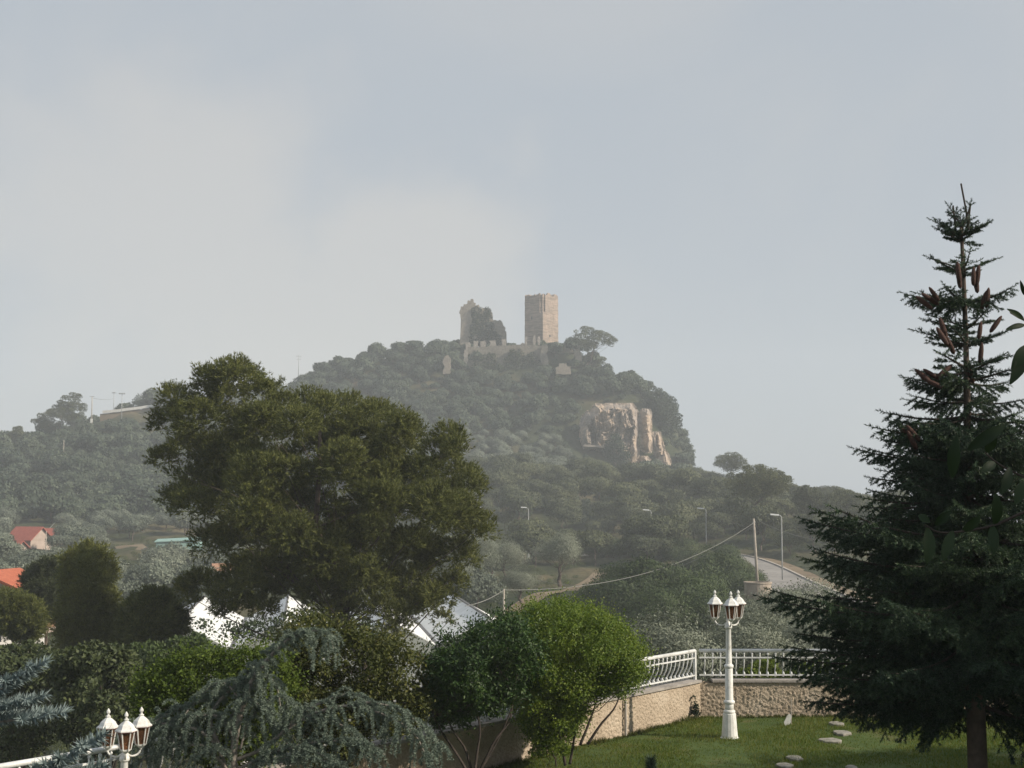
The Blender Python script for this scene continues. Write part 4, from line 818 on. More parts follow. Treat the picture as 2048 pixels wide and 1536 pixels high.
# terrace of bare ground, in rows
for j, (a, b, c_, d_) in enumerate([((228, 1092), (285, 1088), (300, 1098), (240, 1104)), ((245, 1106), (300, 1100), (305, 1108), (256, 1114)), ((262, 1116), (300, 1110), (298, 1118), (275, 1121))]):
    Yt = 205-j*4; q = np.array([at(*a, Yt+6), at(*b, Yt+6), at(*c_, Yt), at(*d_, Yt)])
    MB().prism(q, (0, 0, -1.5)).build('field_terrace', 'earth'); tag(C.objects[-1], kind='structure', label='bare earth terrace in the valley by the turquoise shed')

# ------------------------------------------------------------------ poles, lamps and cables on the slopes
def pole(name, px, py0, py1, Y, r, label, mat='wood_pole', cat='pole'):
    b = at(px, py1, Y); b[2] -= 1.0; h = at(px, py0, Y)[2]-b[2]; o = empty(name, b, label, cat); MB().tube([(0, 0, 0), (0, 0, h*.5), (0, 0, h)], [r, r*.85, r*.65], 8).build('shaft', mat, o, True); return o, h
up, uh = pole('utility_pole', 1516, 1037, 1168, 128, .15, 'pale wooden utility pole standing behind the concrete drum'); up.rotation_euler.y = R(-2.6)
MB().box((0, 0, uh-.35), (.25, .12, .12)).build('insulator', 'steel', up)
pole('fence_post', 1008, 1178, 1232, 84, .07, 'short wooden post carrying the cable beside the greenhouse')
rp, rh = pole('ridge_pole', 183, 793, 846, 382, .16, 'ridge utility pole with a white box at its foot', cat='pole')
MB().box((0, 0, rh), (1.3, .15, .12)).build('crossarm', 'steel', rp); MB().box((.05, -.35, 1.6), (.55, .4, 1.1)).build('box', 'white_paint', rp)
for px_, y0, y1, Y_, n_, lab in [(243, 788, 842, 386, 4, 'tall thin mast with a bank of floodlights on the ridge'), (227, 786, 825, 430, 2, 'faint thin mast behind the white ridge wall')]:
    mo, mh = pole('floodlight_mast', px_, y0, y1, Y_, .11, lab, 'steel', 'mast'); MB().box((0, 0, mh), (1.5, .1, .1)).build('crossbar', 'steel', mo)
    for j in range(n_): MB().box(((j-(n_-1)/2)*.45, -.1, mh+.12), (.3, .25, .3)).build('floodlight', 'steel', mo)
pole('slope_pole', 126, 880, 950, 335, .12, 'bare pole standing out of the misty wood on the left hill')
po, ph = pole('pylon', 597, 709, 752, 452, .1, 'faint pylon on the skyline left of the castle wood', 'steel', 'pylon')
for z in (.93, .8): MB().box((0, 0, ph*z), (1.9*z, .08, .08)).build('crossarm', 'steel', po)
pole('grove_pole', 91, 1062, 1120, 190, .08, 'thin pole beside the red roofed valley house')
def street_lamp(px, py0, py1, Y, label, flip=-1):
    b = at(px, py1, Y); b[2] -= .3; h = at(px, py0, Y)[2]-b[2]; o = empty('street_lamp', b, label, 'street lamp', 'street lamps along the road')
    MB().tube([(0, 0, 0), (0, 0, h*.5), (0, 0, h*.97), (flip*.12, 0, h), (flip*.5, 0, h+.05)], [.09, .075, .06, .05, .045], 8).build('pole', 'steel', o, True)
    MB().prism([(flip*.3, -.16, h-.02), (flip*1.25, -.14, h+.05), (flip*1.25, .14, h+.05), (flip*.3, .16, h-.02)], (0, 0, .17)).build('lamp_head', 'lamp_head', o)
    MB().lathe([(.16, 0), (.15, .5), (.09, .55)], 8).build('foot', 'steel', o)
street_lamp(965, 1016, 1110, 236, 'street lamp half hidden by the big pine')
street_lamp(1057, 1016, 1112, 232, 'street lamp next to the big pine, standing in the olives')
street_lamp(1303, 1021, 1120, 214, 'street lamp in front of the pines above the dark thicket')
street_lamp(1413, 1018, 1122, 206, 'street lamp with only its head showing above the pines')
street_lamp(1565, 1031, 1167, 160, 'street lamp by the road bend, right of the utility pole')
dr = empty('water_drum', at(1516, 1192, 118), 'round open concrete tank at the foot of the utility pole', 'tank')
mb = MB(); mb.lathe([(1.12, -2.2), (1.12, 1.15), (1.02, 1.15), (1.02, .3), (.05, .28)], 28); mb.build('shell', 'concrete', dr)
MB().lathe([(1.15, 1.02), (1.17, 1.06), (1.17, 1.17), (1.0, 1.17)], 28, cap=False).build('rim', 'concrete', dr)
sg = empty('road_sign', at(1629, 1232, 100), 'round red sign at the roadside, just above a spruce branch', 'sign')
hsg = at(1629, 1208, 100)[2]-sg.location[2]
MB().tube([(0, 0, -.6), (0, 0, hsg)], .025, 6).build('post', 'steel', sg); mb = MB(); mb.tube([(0, -.06, hsg), (0, -.03, hsg)], .23, 20); mb.build('disc', 'sign_red', sg)
def cable(a, b, sag, r, label, cat='cable'):
    a, b = np.array(a), np.array(b); t = np.linspace(0, 1, 24)[:, None]; P = a*(1-t)+b*t; P[:, 2] -= sag*4*(t*(1-t))[:, 0]; c = P[0].copy()
    o = MB().tube(P-c, r, 5).build('cable', 'cable', None, True, loc=c); return tag(o, label, cat)
cable(at(1511, 1043, 128), at(1008, 1180, 84), 1.6, .02, 'slack cable from the utility pole down to the short wooden post')
cable(at(1008, 1180, 84), at(930, 1212, 78), .15, .02, 'short cable from the wooden post to the greenhouse')
cable(at(1518, 1042, 128), at(1700, 1085, 118), .5, .02, 'cable running from the utility pole behind the spruce')
cable(at(1512, 1048, 128), at(950, 1108, 150), 4.4, .022, 'thin dark cable sagging across the olives from the utility pole')
cable(at(185, 935, 330), at(48, 1100, 214), 2.0, .05, 'thin cable descending the misty hill to the red roofed house')
cable(at(186, 796, 382), at(228, 797, 430), .4, .04, 'thin cable strung between the ridge poles')
# white wall along the ridge road
rw = empty('ridge_wall', at(255, 830, 396), 'white roadside wall along the top of the left ridge', 'wall'); ro = np.array(rw.location)
for (x0, y0, x1, y1) in [(205, 824, 240, 821), (240.4, 820.5, 285, 815), (285.4, 814.5, 345, 807)]:
    MB().beam(at(x0, y0, 397)-ro, at(x1, y1, 397)-ro, .3, .75).build('wall_panel', 'plaster_white', rw)
q = [at(200, 828, 397.2)-ro*0, at(345, 812, 397.2), at(345, 842, 396.6), at(200, 845, 396.6)]
tag(MB().prism(np.array(q), (0, 1.0, 0)).build('embankment', 'earth'), 'earth bank under the white ridge wall', kind='structure')

# ------------------------------------------------------------------ garden wall and railing
gw = empty('garden_wall', (CORN[0], CORN[1], 0), 'rough-cast stucco garden wall turning a corner round the lawn', 'wall'); G0 = np.array([CORN[0], CORN[1], 0])
WALL_H = 0.60
def rough_face(name, a, b, nrm, z0, z1, parent):
    """rough-cast wall: fine real relief on the garden side"""
    a, b = np.array(a), np.array(b); L = np.linalg.norm(b-a); nx = int(L/.018); nz = int((z1-z0)/.018); V = []
    for k in range(nz+1):
        for j in range(nx+1):
            p = a+(b-a)*j/nx; z = z0+(z1-z0)*k/nz; f = .020*noise.fractal(Vector((j*L/nx*27, z*27, 4.0)), .7, 2.2, 3)
            V.append((p[0]+nrm[0]*f-G0[0], p[1]+nrm[1]*f-G0[1], z))
    n0 = len(V); back = -np.array(nrm)*.24
    for q in (a, b):
        for z in (z0, z1): V.append((q[0]+back[0]-G0[0], q[1]+back[1]-G0[1], z))
    i = (np.arange(nx)[None, :] + (nx+1)*np.arange(nz)[:, None]).ravel(); Fq = np.stack([i, i+1, i+nx+2, i+nx+1], 1)
    return link(name, mesh_data(name, V, [Fq, np.array([[n0, n0+1, n0+3, n0+2], [n0, 0, nz*(nx+1), n0+1], [nx, n0+2, n0+3, nz*(nx+1)+nx]])], 'stucco', smooth=True), parent)
RE = np.array([13.0, 25.6])
rough_face('wall_section', CORN, LEND, WN, -.75, WALL_H, gw)
rough_face('wall_section', CORN, RE, (0, -1), -.1, WALL_H, gw)
def coping(a, b, nrm):
    a3 = np.array([a[0]-nrm[0]*.11, a[1]-nrm[1]*.11, WALL_H+.03])-G0; b3 = np.array([b[0]-nrm[0]*.11, b[1]-nrm[1]*.11, WALL_H+.03])-G0
    return MB().beam(a3, b3, .29, .04)
coping(CORN+WD*.0, LEND, WN).build('coping', 'coping', gw); coping(CORN+np.array([.22, 0]), RE, (0, -1)).build('coping', 'coping', gw)
# rainwater pipe standing against the wall
pj = CORN+WD*((CORN-np.array([wall_x(23.55), 23.55]))@(-WD))
pj = np.array([wall_x(23.6), 23.6]); MB().tube([(pj[0]+WN[0]*.04-G0[0], pj[1]+WN[1]*.04-G0[1], -.05), (pj[0]+WN[0]*.04-G0[0], pj[1]+WN[1]*.04-G0[1], WALL_H-.02)], .022, 8).build('drain_pipe', 'coping', gw)
# railing
rl = empty('railing', (CORN[0]-WN[0]*.11, CORN[1]+.11, WALL_H), 'white metal railing with bellied balusters on top of the garden wall', 'railing'); L0 = np.array(rl.location)
zt, zu, zl = 1.16-WALL_H, 1.035-WALL_H, .665-WALL_H+.06
bal_prof = [(0, zt-.02), (0, zu), (.005, zu-.06), (.03, zu-.15), (.075, zu-.23), (.105, zu-.285), (.10, zl+.02), (.06, zl-.035), (.015, zl-.03), (-.005, zl+.015), (.02, zl+.05), (.05, zl+.035)]
def rail_run(a, b, nrm, n_post):
    a3 = np.array([a[0]-nrm[0]*.11, a[1]-nrm[1]*.11, WALL_H])-L0; b3 = np.array([b[0]-nrm[0]*.11, b[1]-nrm[1]*.11, WALL_H])-L0; d = unit(b3-a3); L = np.linalg.norm(b3-a3); Z = np.array([0, 0, 1.0])
    MB().tube([a3+Z*zt, b3+Z*zt], .032, 10).build('top_rail', 'rail_paint', rl, True)
    MB().beam(a3+Z*zu, b3+Z*zu, .03, .022).build('rail', 'rail_paint', rl); MB().beam(a3+Z*zl, b3+Z*zl, .03, .022).build('rail', 'rail_paint', rl)
    for j in range(n_post):
        p = a3+d*min(L*j/(n_post-1), L) if n_post > 1 else a3
        if j == 0 and nrm[1] == -1: continue
        MB().box(p+Z*(zt/2+.01), (.045, .045, zt), rz=math.atan2(d[1], d[0])).build('post', 'rail_paint', rl)
    o2 = -np.array([nrm[0], nrm[1], 0]); mb = MB(); mb.tube([o2*x+Z*z for x, z in bal_prof], .0115, 6); me = mb.data('baluster', 'rail_paint', True)
    km = MB().lathe([(.003, .02), (.018, .01), (.018, -.01), (.003, -.022)], 8, tuple(o2*.0+Z*(zt-.055))).data('knob', 'rail_paint', True); km2 = MB().lathe([(.003, .03), (.018, .015), (.018, -.02), (.003, -.03)], 8, tuple(o2*.02+Z*(zl+.02))).data('knob', 'rail_paint', True)
    for j in range(int(L/.142)):
        o = link('baluster', me, rl, a3+d*(.1+j*.142)); link('knob', km, o); link('knob', km2, o)
rail_run(CORN, LEND, WN, 8); rail_run(CORN, RE, (0, -1), 5)
# little creeper at the corner and dry weeds at the foot of the wall
outline_tree('creeper', 'thin green creeper climbing the corner of the garden wall', 'plant', [(1384, 1390), (1390, 1388), (1394, 1410), (1400, 1425), (1398, 1434), (1385, 1430), (1390, 1408)], 25.3, .05, 14, 2, 5, 'ivy', (1394, 1436), 260, .045, .035, tr=.005, base_z=0, **OK_)

wp = []
for _ in range(900):
    t = rng.uniform(0, 15); wp.append(np.append(CORN+WD*t+WN*rng.uniform(.03, .16), 0))
for _ in range(520): wp.append(np.array([CORN[0]+rng.uniform(.1, 8), CORN[1]-rng.uniform(.03, .16), 0]))
wp = np.array(wp); wp[:, 2] = lawn_z(wp[:, 0], wp[:, 1]); ht = np.array([.05+.13*max(0, noise.noise((p[0]*1.3, p[1]*1.3, 0))+.15) for p in wp])
V, Fq = tufts(wp, np.tile([0, 0, 1.0], (len(wp), 1)), ht, .012, 7, .5)
tag(link('weeds', mesh_data('weeds', V, [Fq], 'bramble')), 'dry weeds growing along the foot of the garden wall', 'weeds', kind='stuff')

# ------------------------------------------------------------------ garden lamps
def garden_lamp(px, Y, base_z, ground, rz, label, sc_=1.0):
    x = (px-CX)/F_PX*Y; root = empty('garden_lamp', (x, Y, ground), label, 'lamp', 'three-headed garden lamps', rz); h0 = base_z-ground
    MB().lathe([(.155, -.25 if base_z < -.1 else -.05), (.155, .01), (.135, .03), (.105, .40), (.085, .41), (.085, .43)], 16, (0, 0, h0)).build('base', 'white_paint', root)
    p = MB().lathe([(.075, .43), (.072, .55), (.066, .57), (.064, 1.15), (.052, 1.17), (.042, 1.80), (.05, 1.81), (.05, 1.84), (.03, 1.86), (.03, 1.95)], 14, (0, 0, h0)).build('pole', 'white_paint', root, True)
    for z, r_ in ((.43, .098), (.585, .092), (1.16, .078), (1.80, .062)): MB().lathe([(r_*.75, -.035), (r_, -.015), (r_, .015), (r_*.75, .035)], 14, (0, 0, h0+z)).build('collar', 'white_paint', p, True)
    for k in range(3):
        a = k*2*math.pi/3-math.pi/2; r_ = .225; cx, cy = r_*math.cos(a), r_*math.sin(a); zb = h0+1.93
        ar = MB().tube(spline([(.02*math.cos(a), .02*math.sin(a), zb-.06), (.09*math.cos(a), .09*math.sin(a), zb-.11), (.18*math.cos(a), .18*math.sin(a), zb-.10), (cx, cy, zb-.05), (cx, cy, zb)], 14), .013, 7).build('arm', 'white_paint', root, True)
        ln = MB().lathe([(.02, -.03), (.055, 0), (.06, .02)], 6, (cx, cy, zb)).build('lantern', 'white_paint', root)
        MB().lathe([(.056, .02), (.094, .225)], 6, (cx, cy, zb), cap=False).build('glass', 'amber_glass', ln)
        bars = []
        for j in range(6):
            t = j*math.pi/3; MB().tube([(cx+.06*math.cos(t), cy+.06*math.sin(t), zb+.01), (cx+.10*math.cos(t), cy+.10*math.sin(t), zb+.232)], .0085, 5).build('glazing_bar', 'white_paint', ln)
        MB().lathe([(.128, .226), (.128, .232)], 6, (cx, cy, zb)).build('eave', 'under_red', ln)
        MB().lathe([(.132, .233), (.13, .245), (.105, .265), (.088, .30), (.05, .335), (.028, .35), (.024, .355), (.03, .362), (.03, .372), (.014, .38), (.012, .395), (.024, .412), (.022, .43), (.008, .455), (.002, .462)], 6, (cx, cy, zb)).build('roof', 'white_paint', ln)
    return root
garden_lamp(1452, 23.3, 0.0, 0.0, R(3), 'white three-headed garden lamp standing on the lawn before the railing')
xg = (262-CX)/F_PX*15.2
lmp = garden_lamp(263, 15.2, -.45, -.45, R(18), 'white three-headed garden lamp cut off by the bottom edge, beside the cedar'); lmp.scale = (.88,)*3

# ------------------------------------------------------------------ things on the lawn
for k, (px_, py_, w_, d_, lab) in enumerate([(1650, 1472, .30, .42, 'stepping stone nearest the spruce branches on the lawn'), (1672, 1458, .25, .4, 'stepping stone half under the spruce, behind the others'), (1662, 1442, .2, .35, 'farthest stepping stone, under the spruce tips'),
        (1580, 1507, .2, .36, 'middle stepping stone of the front row on the lawn'), (1560, 1521, .2, .36, 'thin pale stepping stone in front of the middle one'), (1540, 1536, .3, .4, 'stepping stone cut off by the bottom edge of the picture'), (1690, 1527, .14, .25, 'little stepping stone alone to the right on the lawn')]):
    Yl = 3.87*F_PX/(py_-1000); x = (px_-CX)/F_PX*Yl; n = 11; ang = np.linspace(0, 2*math.pi, n, endpoint=False)
    q = np.array([(w_*(1+.22*rng.normal()*.5)*math.cos(t), d_*(1+.22*rng.normal()*.5)*math.sin(t), 0) for t in ang])*np.array([.6, .55, 1])
    mb = MB(); top = q*np.array([.95, .95, 1])+np.array([0, 0, .026]); mid_ = q+np.array([0, 0, .018]); bot = q+np.array([0, 0, -.05])
    mb.add(np.concatenate([bot, mid_, top]), [tuple(range(2*n, 3*n))]+[(r_*n+i, r_*n+(i+1) % n, (r_+1)*n+(i+1) % n, (r_+1)*n+i) for r_ in (0, 1) for i in range(n)])
    tag(mb.build('stepping_stone', 'paving_stone', loc=(x, Yl, float(lawn_z(np.array(x), np.array(Yl)))+.01)), lab, 'stone', 'stepping stones in the lawn')
yl = 24.6; tg = empty('garden_marker', ((1567-CX)/F_PX*yl, yl, 0), 'small white oval plate leaning on a thin stake by the wall', 'marker')
MB().tube([(.06, .03, -.1), (.07, .03, .45)], .008, 6).build('stake', 'wood_pole', tg)
mb = MB(); ang = np.linspace(0, 2*math.pi, 16, endpoint=False); pts = np.array([(.055*math.cos(t)*(1.15 if math.sin(t) < 0 else .85)+.03*math.sin(t), -.02, .10+.10*math.sin(t)) for t in ang]); mb.prism(pts[::-1], (0, .02, 0)); mb.build('plate', 'white_paint', tg)
yc = empty('young_conifer', ((1297-CX)/F_PX*18.4, 18.4, 0), 'tiny dark conifer tip at the bottom edge of the lawn', 'plant')
P = []; A = []
for j in range(240):
    z = rng.uniform(.05, .55); r_ = .11*(1-z/.62); a = rng.uniform(0, 6.28); P.append((r_*.3*math.cos(a), r_*.3*math.sin(a), z)); A.append((math.cos(a), math.sin(a), 1.1))
V, Fq = tufts(np.array(P), np.array(A), .11, .012, 6, .3); link('crown', mesh_data('crown', V, [Fq], 'spruce'), yc); MB().tube([(0, 0, -.05), (0, 0, .5)], [.012, .004], 6).build('trunk', 'bark_dark', yc)

# ------------------------------------------------------------------ spruces
def shoots_mesh(S, D, Ls, m, nl, nw, fwd=.55):
    n = len(S); t = np.tile(np.linspace(.02, 1.0, m), n)[:, None]; S = np.repeat(S, m, 0); Dd = np.repeat(unit(D), m, 0); L = np.repeat(Ls, m)[:, None]
    rad = unit(np.cross(Dd, rvec(n*m))); d = unit(Dd*(fwd+.9*(t > .93)) + rad*np.where(rng.random((n*m, 1)) < .5, 1, .8)); P = S+Dd*L*t; side = unit(np.cross(d, rvec(n*m)))*nw*.5
    V = np.stack([P+side, P-side, P+d*nl*rng.uniform(.8, 1.15, (n*m, 1))], 1).reshape(-1, 3); return V, np.arange(n*m*3).reshape(-1, 3)
def branch_data(Lb, step, mats, m=34, nl=.030, nw=.0095, lat=.42, droop=.24, hang=.75, rise=.34):
    S, D, Ls = [], [], []; mb = MB(); ax = lambda u: np.array([Lb*u, .02*Lb*math.sin(u*4), Lb*(-droop*u+rise*u*u-.06*u**3)]); U = np.linspace(0, 1, 10); mb.tube([ax(u) for u in U], np.linspace(.012+.006*Lb, .004, 10), 6)
    k = int(Lb/step); last = ax(.12)
    for j in range(k+1):
        u = .12+.88*j/k; p = ax(u); dv = unit(ax(min(u+.03, 1.03))-ax(u-.03))
        if j: S.append(last); D.append(p-last); Ls.append(np.linalg.norm(p-last)*1.05)
        last = p
        for sd in (-1, 1):
            if rng.random() < .1: continue
            ll = min(max(.10, lat*(1-u)*Lb*rng.uniform(.75, 1.15)+.09), .62); a = R(rng.uniform(42, 60)); q = p.copy(); dd = unit(dv*math.cos(a)+np.array([0, sd*math.sin(a), -hang*rng.uniform(.3, 1.1)])); seg = .11; rem = ll
            while rem > .02:
                l_ = min(seg, rem); S.append(q); D.append(dd); Ls.append(l_); nq = q+dd*l_
                if rem > .12:
                    for s2 in (-1, 1):
                        if rng.random() < .8:
                            b_ = R(rng.uniform(35, 60))*s2; d2 = np.array([dd[0]*math.cos(b_)-dd[1]*math.sin(b_), dd[0]*math.sin(b_)+dd[1]*math.cos(b_), dd[2]-.15*rng.random()]); S.append(q+dd*l_*.5); D.append(d2); Ls.append(min(.13, .25*rem+.06))
                q = nq; rem -= l_; dd = unit(dd+np.array([.03, 0, -.03]))
    S.append(ax(1.0)); D.append(ax(1.03)-ax(.97)); Ls.append(.12)
    V, Fq = shoots_mesh(np.array(S), np.array(D), np.array(Ls), m, nl, nw); Vw = np.concatenate(mb.V); fw = np.array(mb.F[4])
    return mesh_data('branch', np.concatenate([V, Vw]), [Fq, fw+len(V)], mats, [0, 1])
SP = ['spruce', 'bark_dark']
BR = {L_: [branch_data(L_, .085, SP) for _ in range(3)] for L_ in (1.9, 1.2, .6)}
BT = [branch_data(.36, .16, SP, droop=-.15, lat=.45, hang=-.1, rise=.15) for _ in range(2)]
SY, SX = 13.0, (1937-CX)/F_PX*13.0
spr = empty('spruce_tree', (SX, SY, 0), 'tall dark spruce bearing cones, filling the right side', 'tree')
def zpx(py): return at(1937, py, SY)[2]
tk = [(0.02, 0, -.2), (0, 0, zpx(1400)), (-.01, 0, zpx(1000)), (0, 0, zpx(700)), (-.01, 0, zpx(500)), (-.02, 0, zpx(455))]
MB().tube(spline(tk, 24), np.interp(np.linspace(0, 1, 24), [0, .2, .4, .6, .8, 1], [.095, .085, .045, .025, .017, .01]), 10).build('trunk', 'bark', spr, True)
for a_, b_ in [((1937, 460), (1922, 367)), ((1937, 450), (1941, 407)), ((1912, 470), (1906, 411))]:
    MB().tube([at(*a_, SY)-np.array(spr.location), at((a_[0]*.7+b_[0]*.3), a_[1]*.6+b_[1]*.4, SY)-np.array(spr.location), at(*b_, SY)-np.array(spr.location)], [.011, .009, .008], 6).build('leader_shoot', 'bark_dark', spr)
def add_branch(py, half, az, pitch=0.0, jit=True):
    L_ = px2m(half, SY); best = min(BR, key=lambda q: abs(math.log(q/L_))) if L_ > .42 else None
    me = (BT if best is None else BR[best])[rng.integers(2 if best is None else 3)]; base = .36 if best is None else best
    o = link('branch', me, spr, (0, 0, zpx(py))); s_ = L_/base; o.scale = (s_, max(s_, .8), max(s_, .8)); o.rotation_euler = (rng.normal()*.12, -pitch+rng.normal()*.06, az); return o
whorls = [(472, 58, 4, .3), (484, 50, 3, .1), (456, 46, 2, .65), (540, 62, 3, .1), (548, 50, 2, .1), (600, 112, 4, .12), (612, 80, 3, .1), (660, 70, 4, .05), (690, 84, 4, .0), (745, 95, 5, 0), (768, 112, 5, -.02), (800, 112, 5, -.02), (832, 150, 6, -.02), (862, 175, 8, -.02), (885, 150, 6, -.05), (915, 222, 8, .0), (945, 190, 8, -.08), (990, 215, 9, -.03),
          (1030, 200, 7, -.08), (1070, 335, 9, .02), (1100, 260, 7, -.08), (1130, 330, 9, -.02), (1170, 300, 8, -.08), (1215, 412, 10, .0), (1250, 340, 8, -.1), (1290, 385, 9, -.06), (1330, 340, 8, -.1), (1365, 330, 9, -.10), (1400, 290, 6, -.12)]
for py, half, n_, pit in whorls:
    a0 = rng.uniform(0, 6.28)
    for j in range(n_):
        a_ = a0+j*2*math.pi/n_+rng.normal()*.15
        if py > 1320 and math.sin(a_) < -.35: continue
        add_branch(py+rng.normal()*5, half*rng.uniform(.78, 1.0), a_, pit)
    add_branch(py, half, math.pi+rng.normal()*.06, pit)
# cones
cn = MB(); cn.lathe([(.004, -.085), (.016, -.07), (.021, -.03), (.02, .02), (.014, .06), (.005, .08)], 10); cme = cn.data('cone', 'cone', True)
for q in [(1917, 545, 0, 6), (1918, 558, 0, 4), (1947, 552, 0, -2), (1952, 565, 0, 5), (1955, 552, 0, -6), (1860, 598, 0, 58), (1848, 605, 0, 52), (1868, 588, 0, 40), (1886, 655, 0, 15), (1884, 672, 0, 25), (1962, 705, 0, -4), (1968, 600, 0, -15), (1992, 648, 0, -35), (1960, 660, 0, -10),
          (1846, 752, 0, 45), (1856, 758, 0, 50), (1862, 748, 0, 55), (1890, 742, 0, -50), (1870, 768, 0, 60), (1826, 866, 0, 40), (1815, 868, 0, 50), (1824, 880, 0, 30), (1975, 595, 0, -8), (1940, 745, 0, 20), (1900, 690, 0, 30)]:
    o = link('cone', cme, spr, tuple(at(q[0], q[1], SY-.25+rng.normal()*.08)-np.array(spr.location))); o.rotation_euler = (rng.normal()*.2, R(-q[3]), 0); s_ = rng.uniform(1.0, 1.25); o.scale = (s_,)*3
# blue spruce at the left edge
BS = [branch_data(1.1, .12, ['blue_spruce', 'bark_pale'], m=50, nl=.040, nw=.010, lat=.36, droop=.05, hang=-.12, rise=.2) for _ in range(3)]
bl = empty('blue_spruce', (-5.15, 10.6, -.6), 'blue-grey spruce reaching in from the left edge', 'tree')
MB().tube([(0, 0, -.2), (0, 0, 2.0), (.02, 0, 3.9)], [.09, .06, .01], 8).build('trunk', 'bark_pale', bl, True)
for j in range(34):
    z = rng.uniform(.5, 3.5); o = link('branch', BS[j % 3], bl, (0, 0, z)); s_ = np.clip((3.95-z)/2.0, .4, 1.45)*rng.uniform(.85, 1.1); o.scale = (s_, max(.8, s_), max(.8, s_)); o.rotation_euler = (rng.normal()*.1, rng.normal()*.1-.15, j*2.4)
for px_, py_, rz_, pt_, s_ in [(70, 1318, -.25, .35, 1.1), (60, 1372, -.3, .1, 1.05), (185, 1465, -.3, .4, 1.45), (170, 1512, -.45, .15, 1.4), (90, 1400, -.5, .0, 1.0), (120, 1535, -.4, .1, 1.25)]:
    tip = at(px_, py_, 10.3)-np.array(bl.location); o = link('branch', BS[rng.integers(3)], bl, (0, 0, tip[2]-math.hypot(tip[0], tip[1])*(.15+math.tan(pt_)))); L_ = math.hypot(tip[0], tip[1]); o.scale = (L_/1.1/math.cos(pt_),)*3; o.rotation_euler = (0, -pt_, math.atan2(tip[1], tip[0]))

# ------------------------------------------------------------------ weeping blue cedar
CYD = 15.75
ced = empty('weeping_cedar', (at(470, 1536, CYD)[0], CYD, -.6), 'weeping blue-grey cedar with arching branches and hanging curtains of needles', 'tree'); co = np.array(ced.location)
br = [  # pixel path, depth offset, hanging length in pixels
 ([(478, 1700), (468, 1560), (470, 1480), (486, 1410), (508, 1355), (548, 1305), (590, 1268)], 0, 60, .05), ([(478, 1640), (440, 1500), (420, 1440), (445, 1395), (485, 1362), (515, 1330)], .2, 70, .032), ([(545, 1305), (580, 1280), (620, 1262), (655, 1268), (668, 1300)], .1, 110, .014), ([(508, 1355), (530, 1350), (552, 1370), (562, 1420)], -.15, 110, .012), ([(486, 1410), (455, 1370), (430, 1368), (405, 1390)], -.1, 60, .012), ([(470, 1480), (440, 1435), (390, 1432), (345, 1440), (310, 1460)], -.3, 130, .02),
 ([(440, 1500), (400, 1462), (350, 1455), (300, 1470), (255, 1500)], -.5, 120, .02), ([(468, 1560), (420, 1500), (370, 1490), (320, 1500), (270, 1530), (230, 1560)], -.6, 100, .02), ([(350, 1450), (290, 1445), (240, 1462), (190, 1500), (160, 1540)], .1, 60, .016), ([(470, 1520), (520, 1500), (560, 1470), (620, 1430), (690, 1412), (740, 1420), (790, 1440), (830, 1470), (855, 1520)], 0, 100, .022), ([(560, 1470), (600, 1430), (650, 1402), (700, 1388), (735, 1400), (750, 1425)], .25, 80, .018), ([(470, 1540), (540, 1510), (600, 1490), (660, 1482), (720, 1485), (770, 1510)], -.4, 80, .018),
 ([(480, 1500), (500, 1440), (540, 1400), (580, 1400), (600, 1430)], .3, 120, .014), ([(468, 1560), (520, 1530), (580, 1515), (640, 1520), (690, 1540)], -.6, 60, .018), ([(450, 1470), (470, 1420), (500, 1400), (530, 1420)], -.35, 120, .012), ([(360, 1445), (385, 1410), (420, 1395)], .2, 50, .012), ([(600, 1440), (650, 1440), (700, 1460), (730, 1500)], -.2, 70, .014), ([(300, 1450), (340, 1425), (390, 1405), (440, 1390)], .3, 90, .014), ([(690, 1412), (740, 1405), (800, 1420), (850, 1460), (880, 1500)], .3, 110, .014),
 ([(470, 1520), (450, 1500), (410, 1505), (360, 1530)], -.6, 60, .014), ([(500, 1530), (560, 1500), (620, 1500), (680, 1530)], -.5, 50, .014), ([(250, 1462), (210, 1470), (170, 1500)], .2, 50, .012)]
mbw = MB(); S, D, Ls = [], [], []
for path, dy, hang, rad in br:
    Q = spline([at(x, y, CYD+(dy*.6+.25*(x < 380))*(i/(len(path)-1))) for i, (x, y) in enumerate(path)], 40)-co; mbw.tube(Q, np.linspace(rad, rad*.35, 40), 7)
    tl = np.linalg.norm(np.diff(Q, axis=0), axis=1).sum(); nb = int(tl/.030)
    for j in range(nb):
        u = rng.uniform(.5 if rad > .03 else .1, 1.0); f = u*39; i = min(int(f), 38); p = Q[i]+(Q[i+1]-Q[i])*(f-i); tn = unit(Q[i+1]-Q[i]); L_ = px2m(hang*.8, CYD)*rng.uniform(.3, 1.15)*(.55+.45*math.sin(u*3.0)); side = rvec(1)[0]; side[2] = abs(side[2])*.5
        v = unit(side+tn*.5); q = p.copy(); rem = L_; seg = .07
        while rem > 0:
            S.append(q); D.append(v); Ls.append(min(seg, rem)); q = q+v*min(seg, rem); rem -= seg; v = unit(v+np.array([0, 0, -.8])+rng.normal(size=3)*.05)
        mbw.tube([p, p+v*.02], .003, 4, cap=False) if False else None
    for j in range(int(tl/.02)):
        i = min(int(rng.uniform(4 if rad < .03 else 14, 39)), 38); S.append(Q[i]); D.append(unit(Q[i+1]-Q[i])+rvec(1)[0]*.8); Ls.append(.03)
V, Fq = shoots_mesh(np.array(S), np.array(D), np.array(Ls), 40, .030, .0085, .25)
link('crown', mesh_data('crown', V, [Fq], 'cedar'), ced); mbw.build('trunk', 'bark_pale', ced, True)

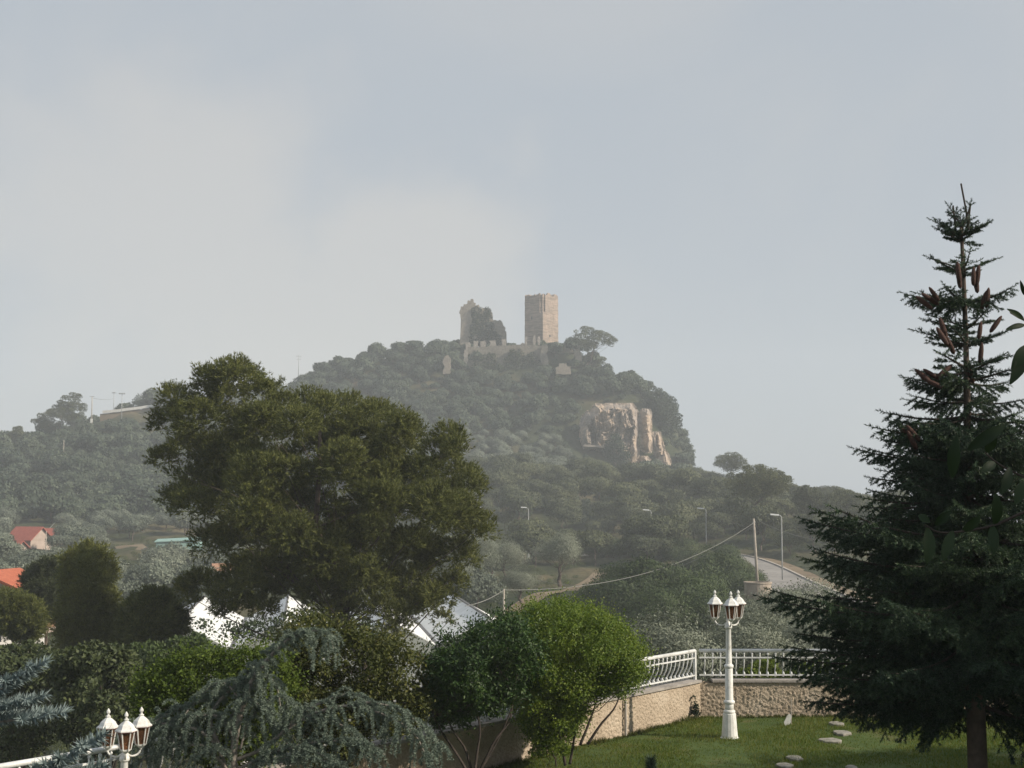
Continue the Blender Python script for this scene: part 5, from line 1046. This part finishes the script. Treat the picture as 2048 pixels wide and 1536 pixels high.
# ------------------------------------------------------------------ near twig with long leaves, at the right edge
TWY = 4.2
twg = empty('overhanging_twig', at(2150, 1000, TWY), 'dark leafy twig hanging in front of the spruce at the right edge', 'twig'); to = np.array(twg.location)
mb = MB(); mb.tube(spline([at(x, y, TWY)-to for x, y in [(2150, 1000), (2060, 1020), (1990, 1050), (1930, 1062), (1880, 1065), (1850, 1050)]], 16), np.linspace(.006, .002, 16), 6)
mb.tube(spline([at(x, y, TWY)-to for x, y in [(2120, 560), (2070, 640), (2048, 640), (2020, 625)]], 10), np.linspace(.005, .002, 10), 6)
mb.tube(spline([at(x, y, TWY+.1)-to for x, y in [(2150, 1000), (2060, 960), (2000, 930), (1970, 905)]], 10), np.linspace(.005, .002, 10), 6); mb.build('stem', 'bark_dark', twg, True)
for (x0, y0, x1, y1, wd) in [(1855, 1055, 1852, 1128, 26), (1905, 1062, 1885, 1122, 22), (1985, 1050, 1988, 1110, 22), (1870, 1050, 1902, 1022, 18), (1925, 1062, 1960, 1030, 20), (1838, 1030, 1860, 1046, 16), (1990, 1050, 1988, 985, 24), (1905, 955, 1915, 870, 26), (1990, 925, 1960, 945, 20), (1975, 905, 1985, 860, 24), (1935, 900, 2010, 850, 26), (2060, 690, 2022, 740, 28), (2055, 700, 2018, 770, 26), (2048, 640, 2012, 618, 12), (2048, 590, 2040, 560, 8), (2050, 650, 2010, 660, 12), (2060, 960, 2030, 1010, 28), (2020, 935, 2000, 990, 22)]:
    a, b = at(x0, y0, TWY)-to, at(x1, y1, TWY-.02)-to; ax_ = b-a; L_ = np.linalg.norm(ax_); ax_ = ax_/L_; sd = unit(np.cross(ax_, np.array([.25*rng.normal(), -1, .2]))); up_ = np.cross(sd, ax_); n = 7; V = []
    for i in range(n):
        t = i/(n-1); wv = px2m(wd, TWY)*.5*math.sin(math.pi*min(.97, t*.93+.05))**.8; c = a+ax_*L_*t+up_*L_*.12*math.sin(t*2.6); V += [c-sd*wv+up_*wv*.35, c, c+sd*wv+up_*wv*.35]
    Fq = [(i*3+k, i*3+k+1, i*3+k+4, i*3+k+3) for i in range(n-1) for k in (0, 1)]; link('leaf', mesh_data('leaf', V, [np.array(Fq)], 'near_leaf', smooth=True), twg)

# ------------------------------------------------------------------ unseen trees added beyond the right edge to shade the garden
for (x, y, s_, sz, lab) in [(8.8, 11.2, 1.7, 1.5, 'tall dark unseen tree added right of the spruce to shade it'), (8.9, 13.9, 1.5, 1.35, 'dark unseen tree added to shade the spruce, nearer the wall'), (9.0, 7.6, 1.75, 1.6, 'tall dark unseen tree added for shade nearest the terrace'), (9.9, 1.7, 2.2, 1.8, 'tall dark unseen tree added to shade the near leafy twig'), (9.9, 16.4, 1.35, 1.15, 'lower unseen tree added to shade the front of the lawn'), (10.7, 18.7, 1.35, 1.15, 'lower unseen tree added to shade the lawn towards the railing')]:
    plant('unseen_shade_tree', DSH[rng.integers(2)], (x, y, -.1), s_, lab, 'tree', sz=sz)
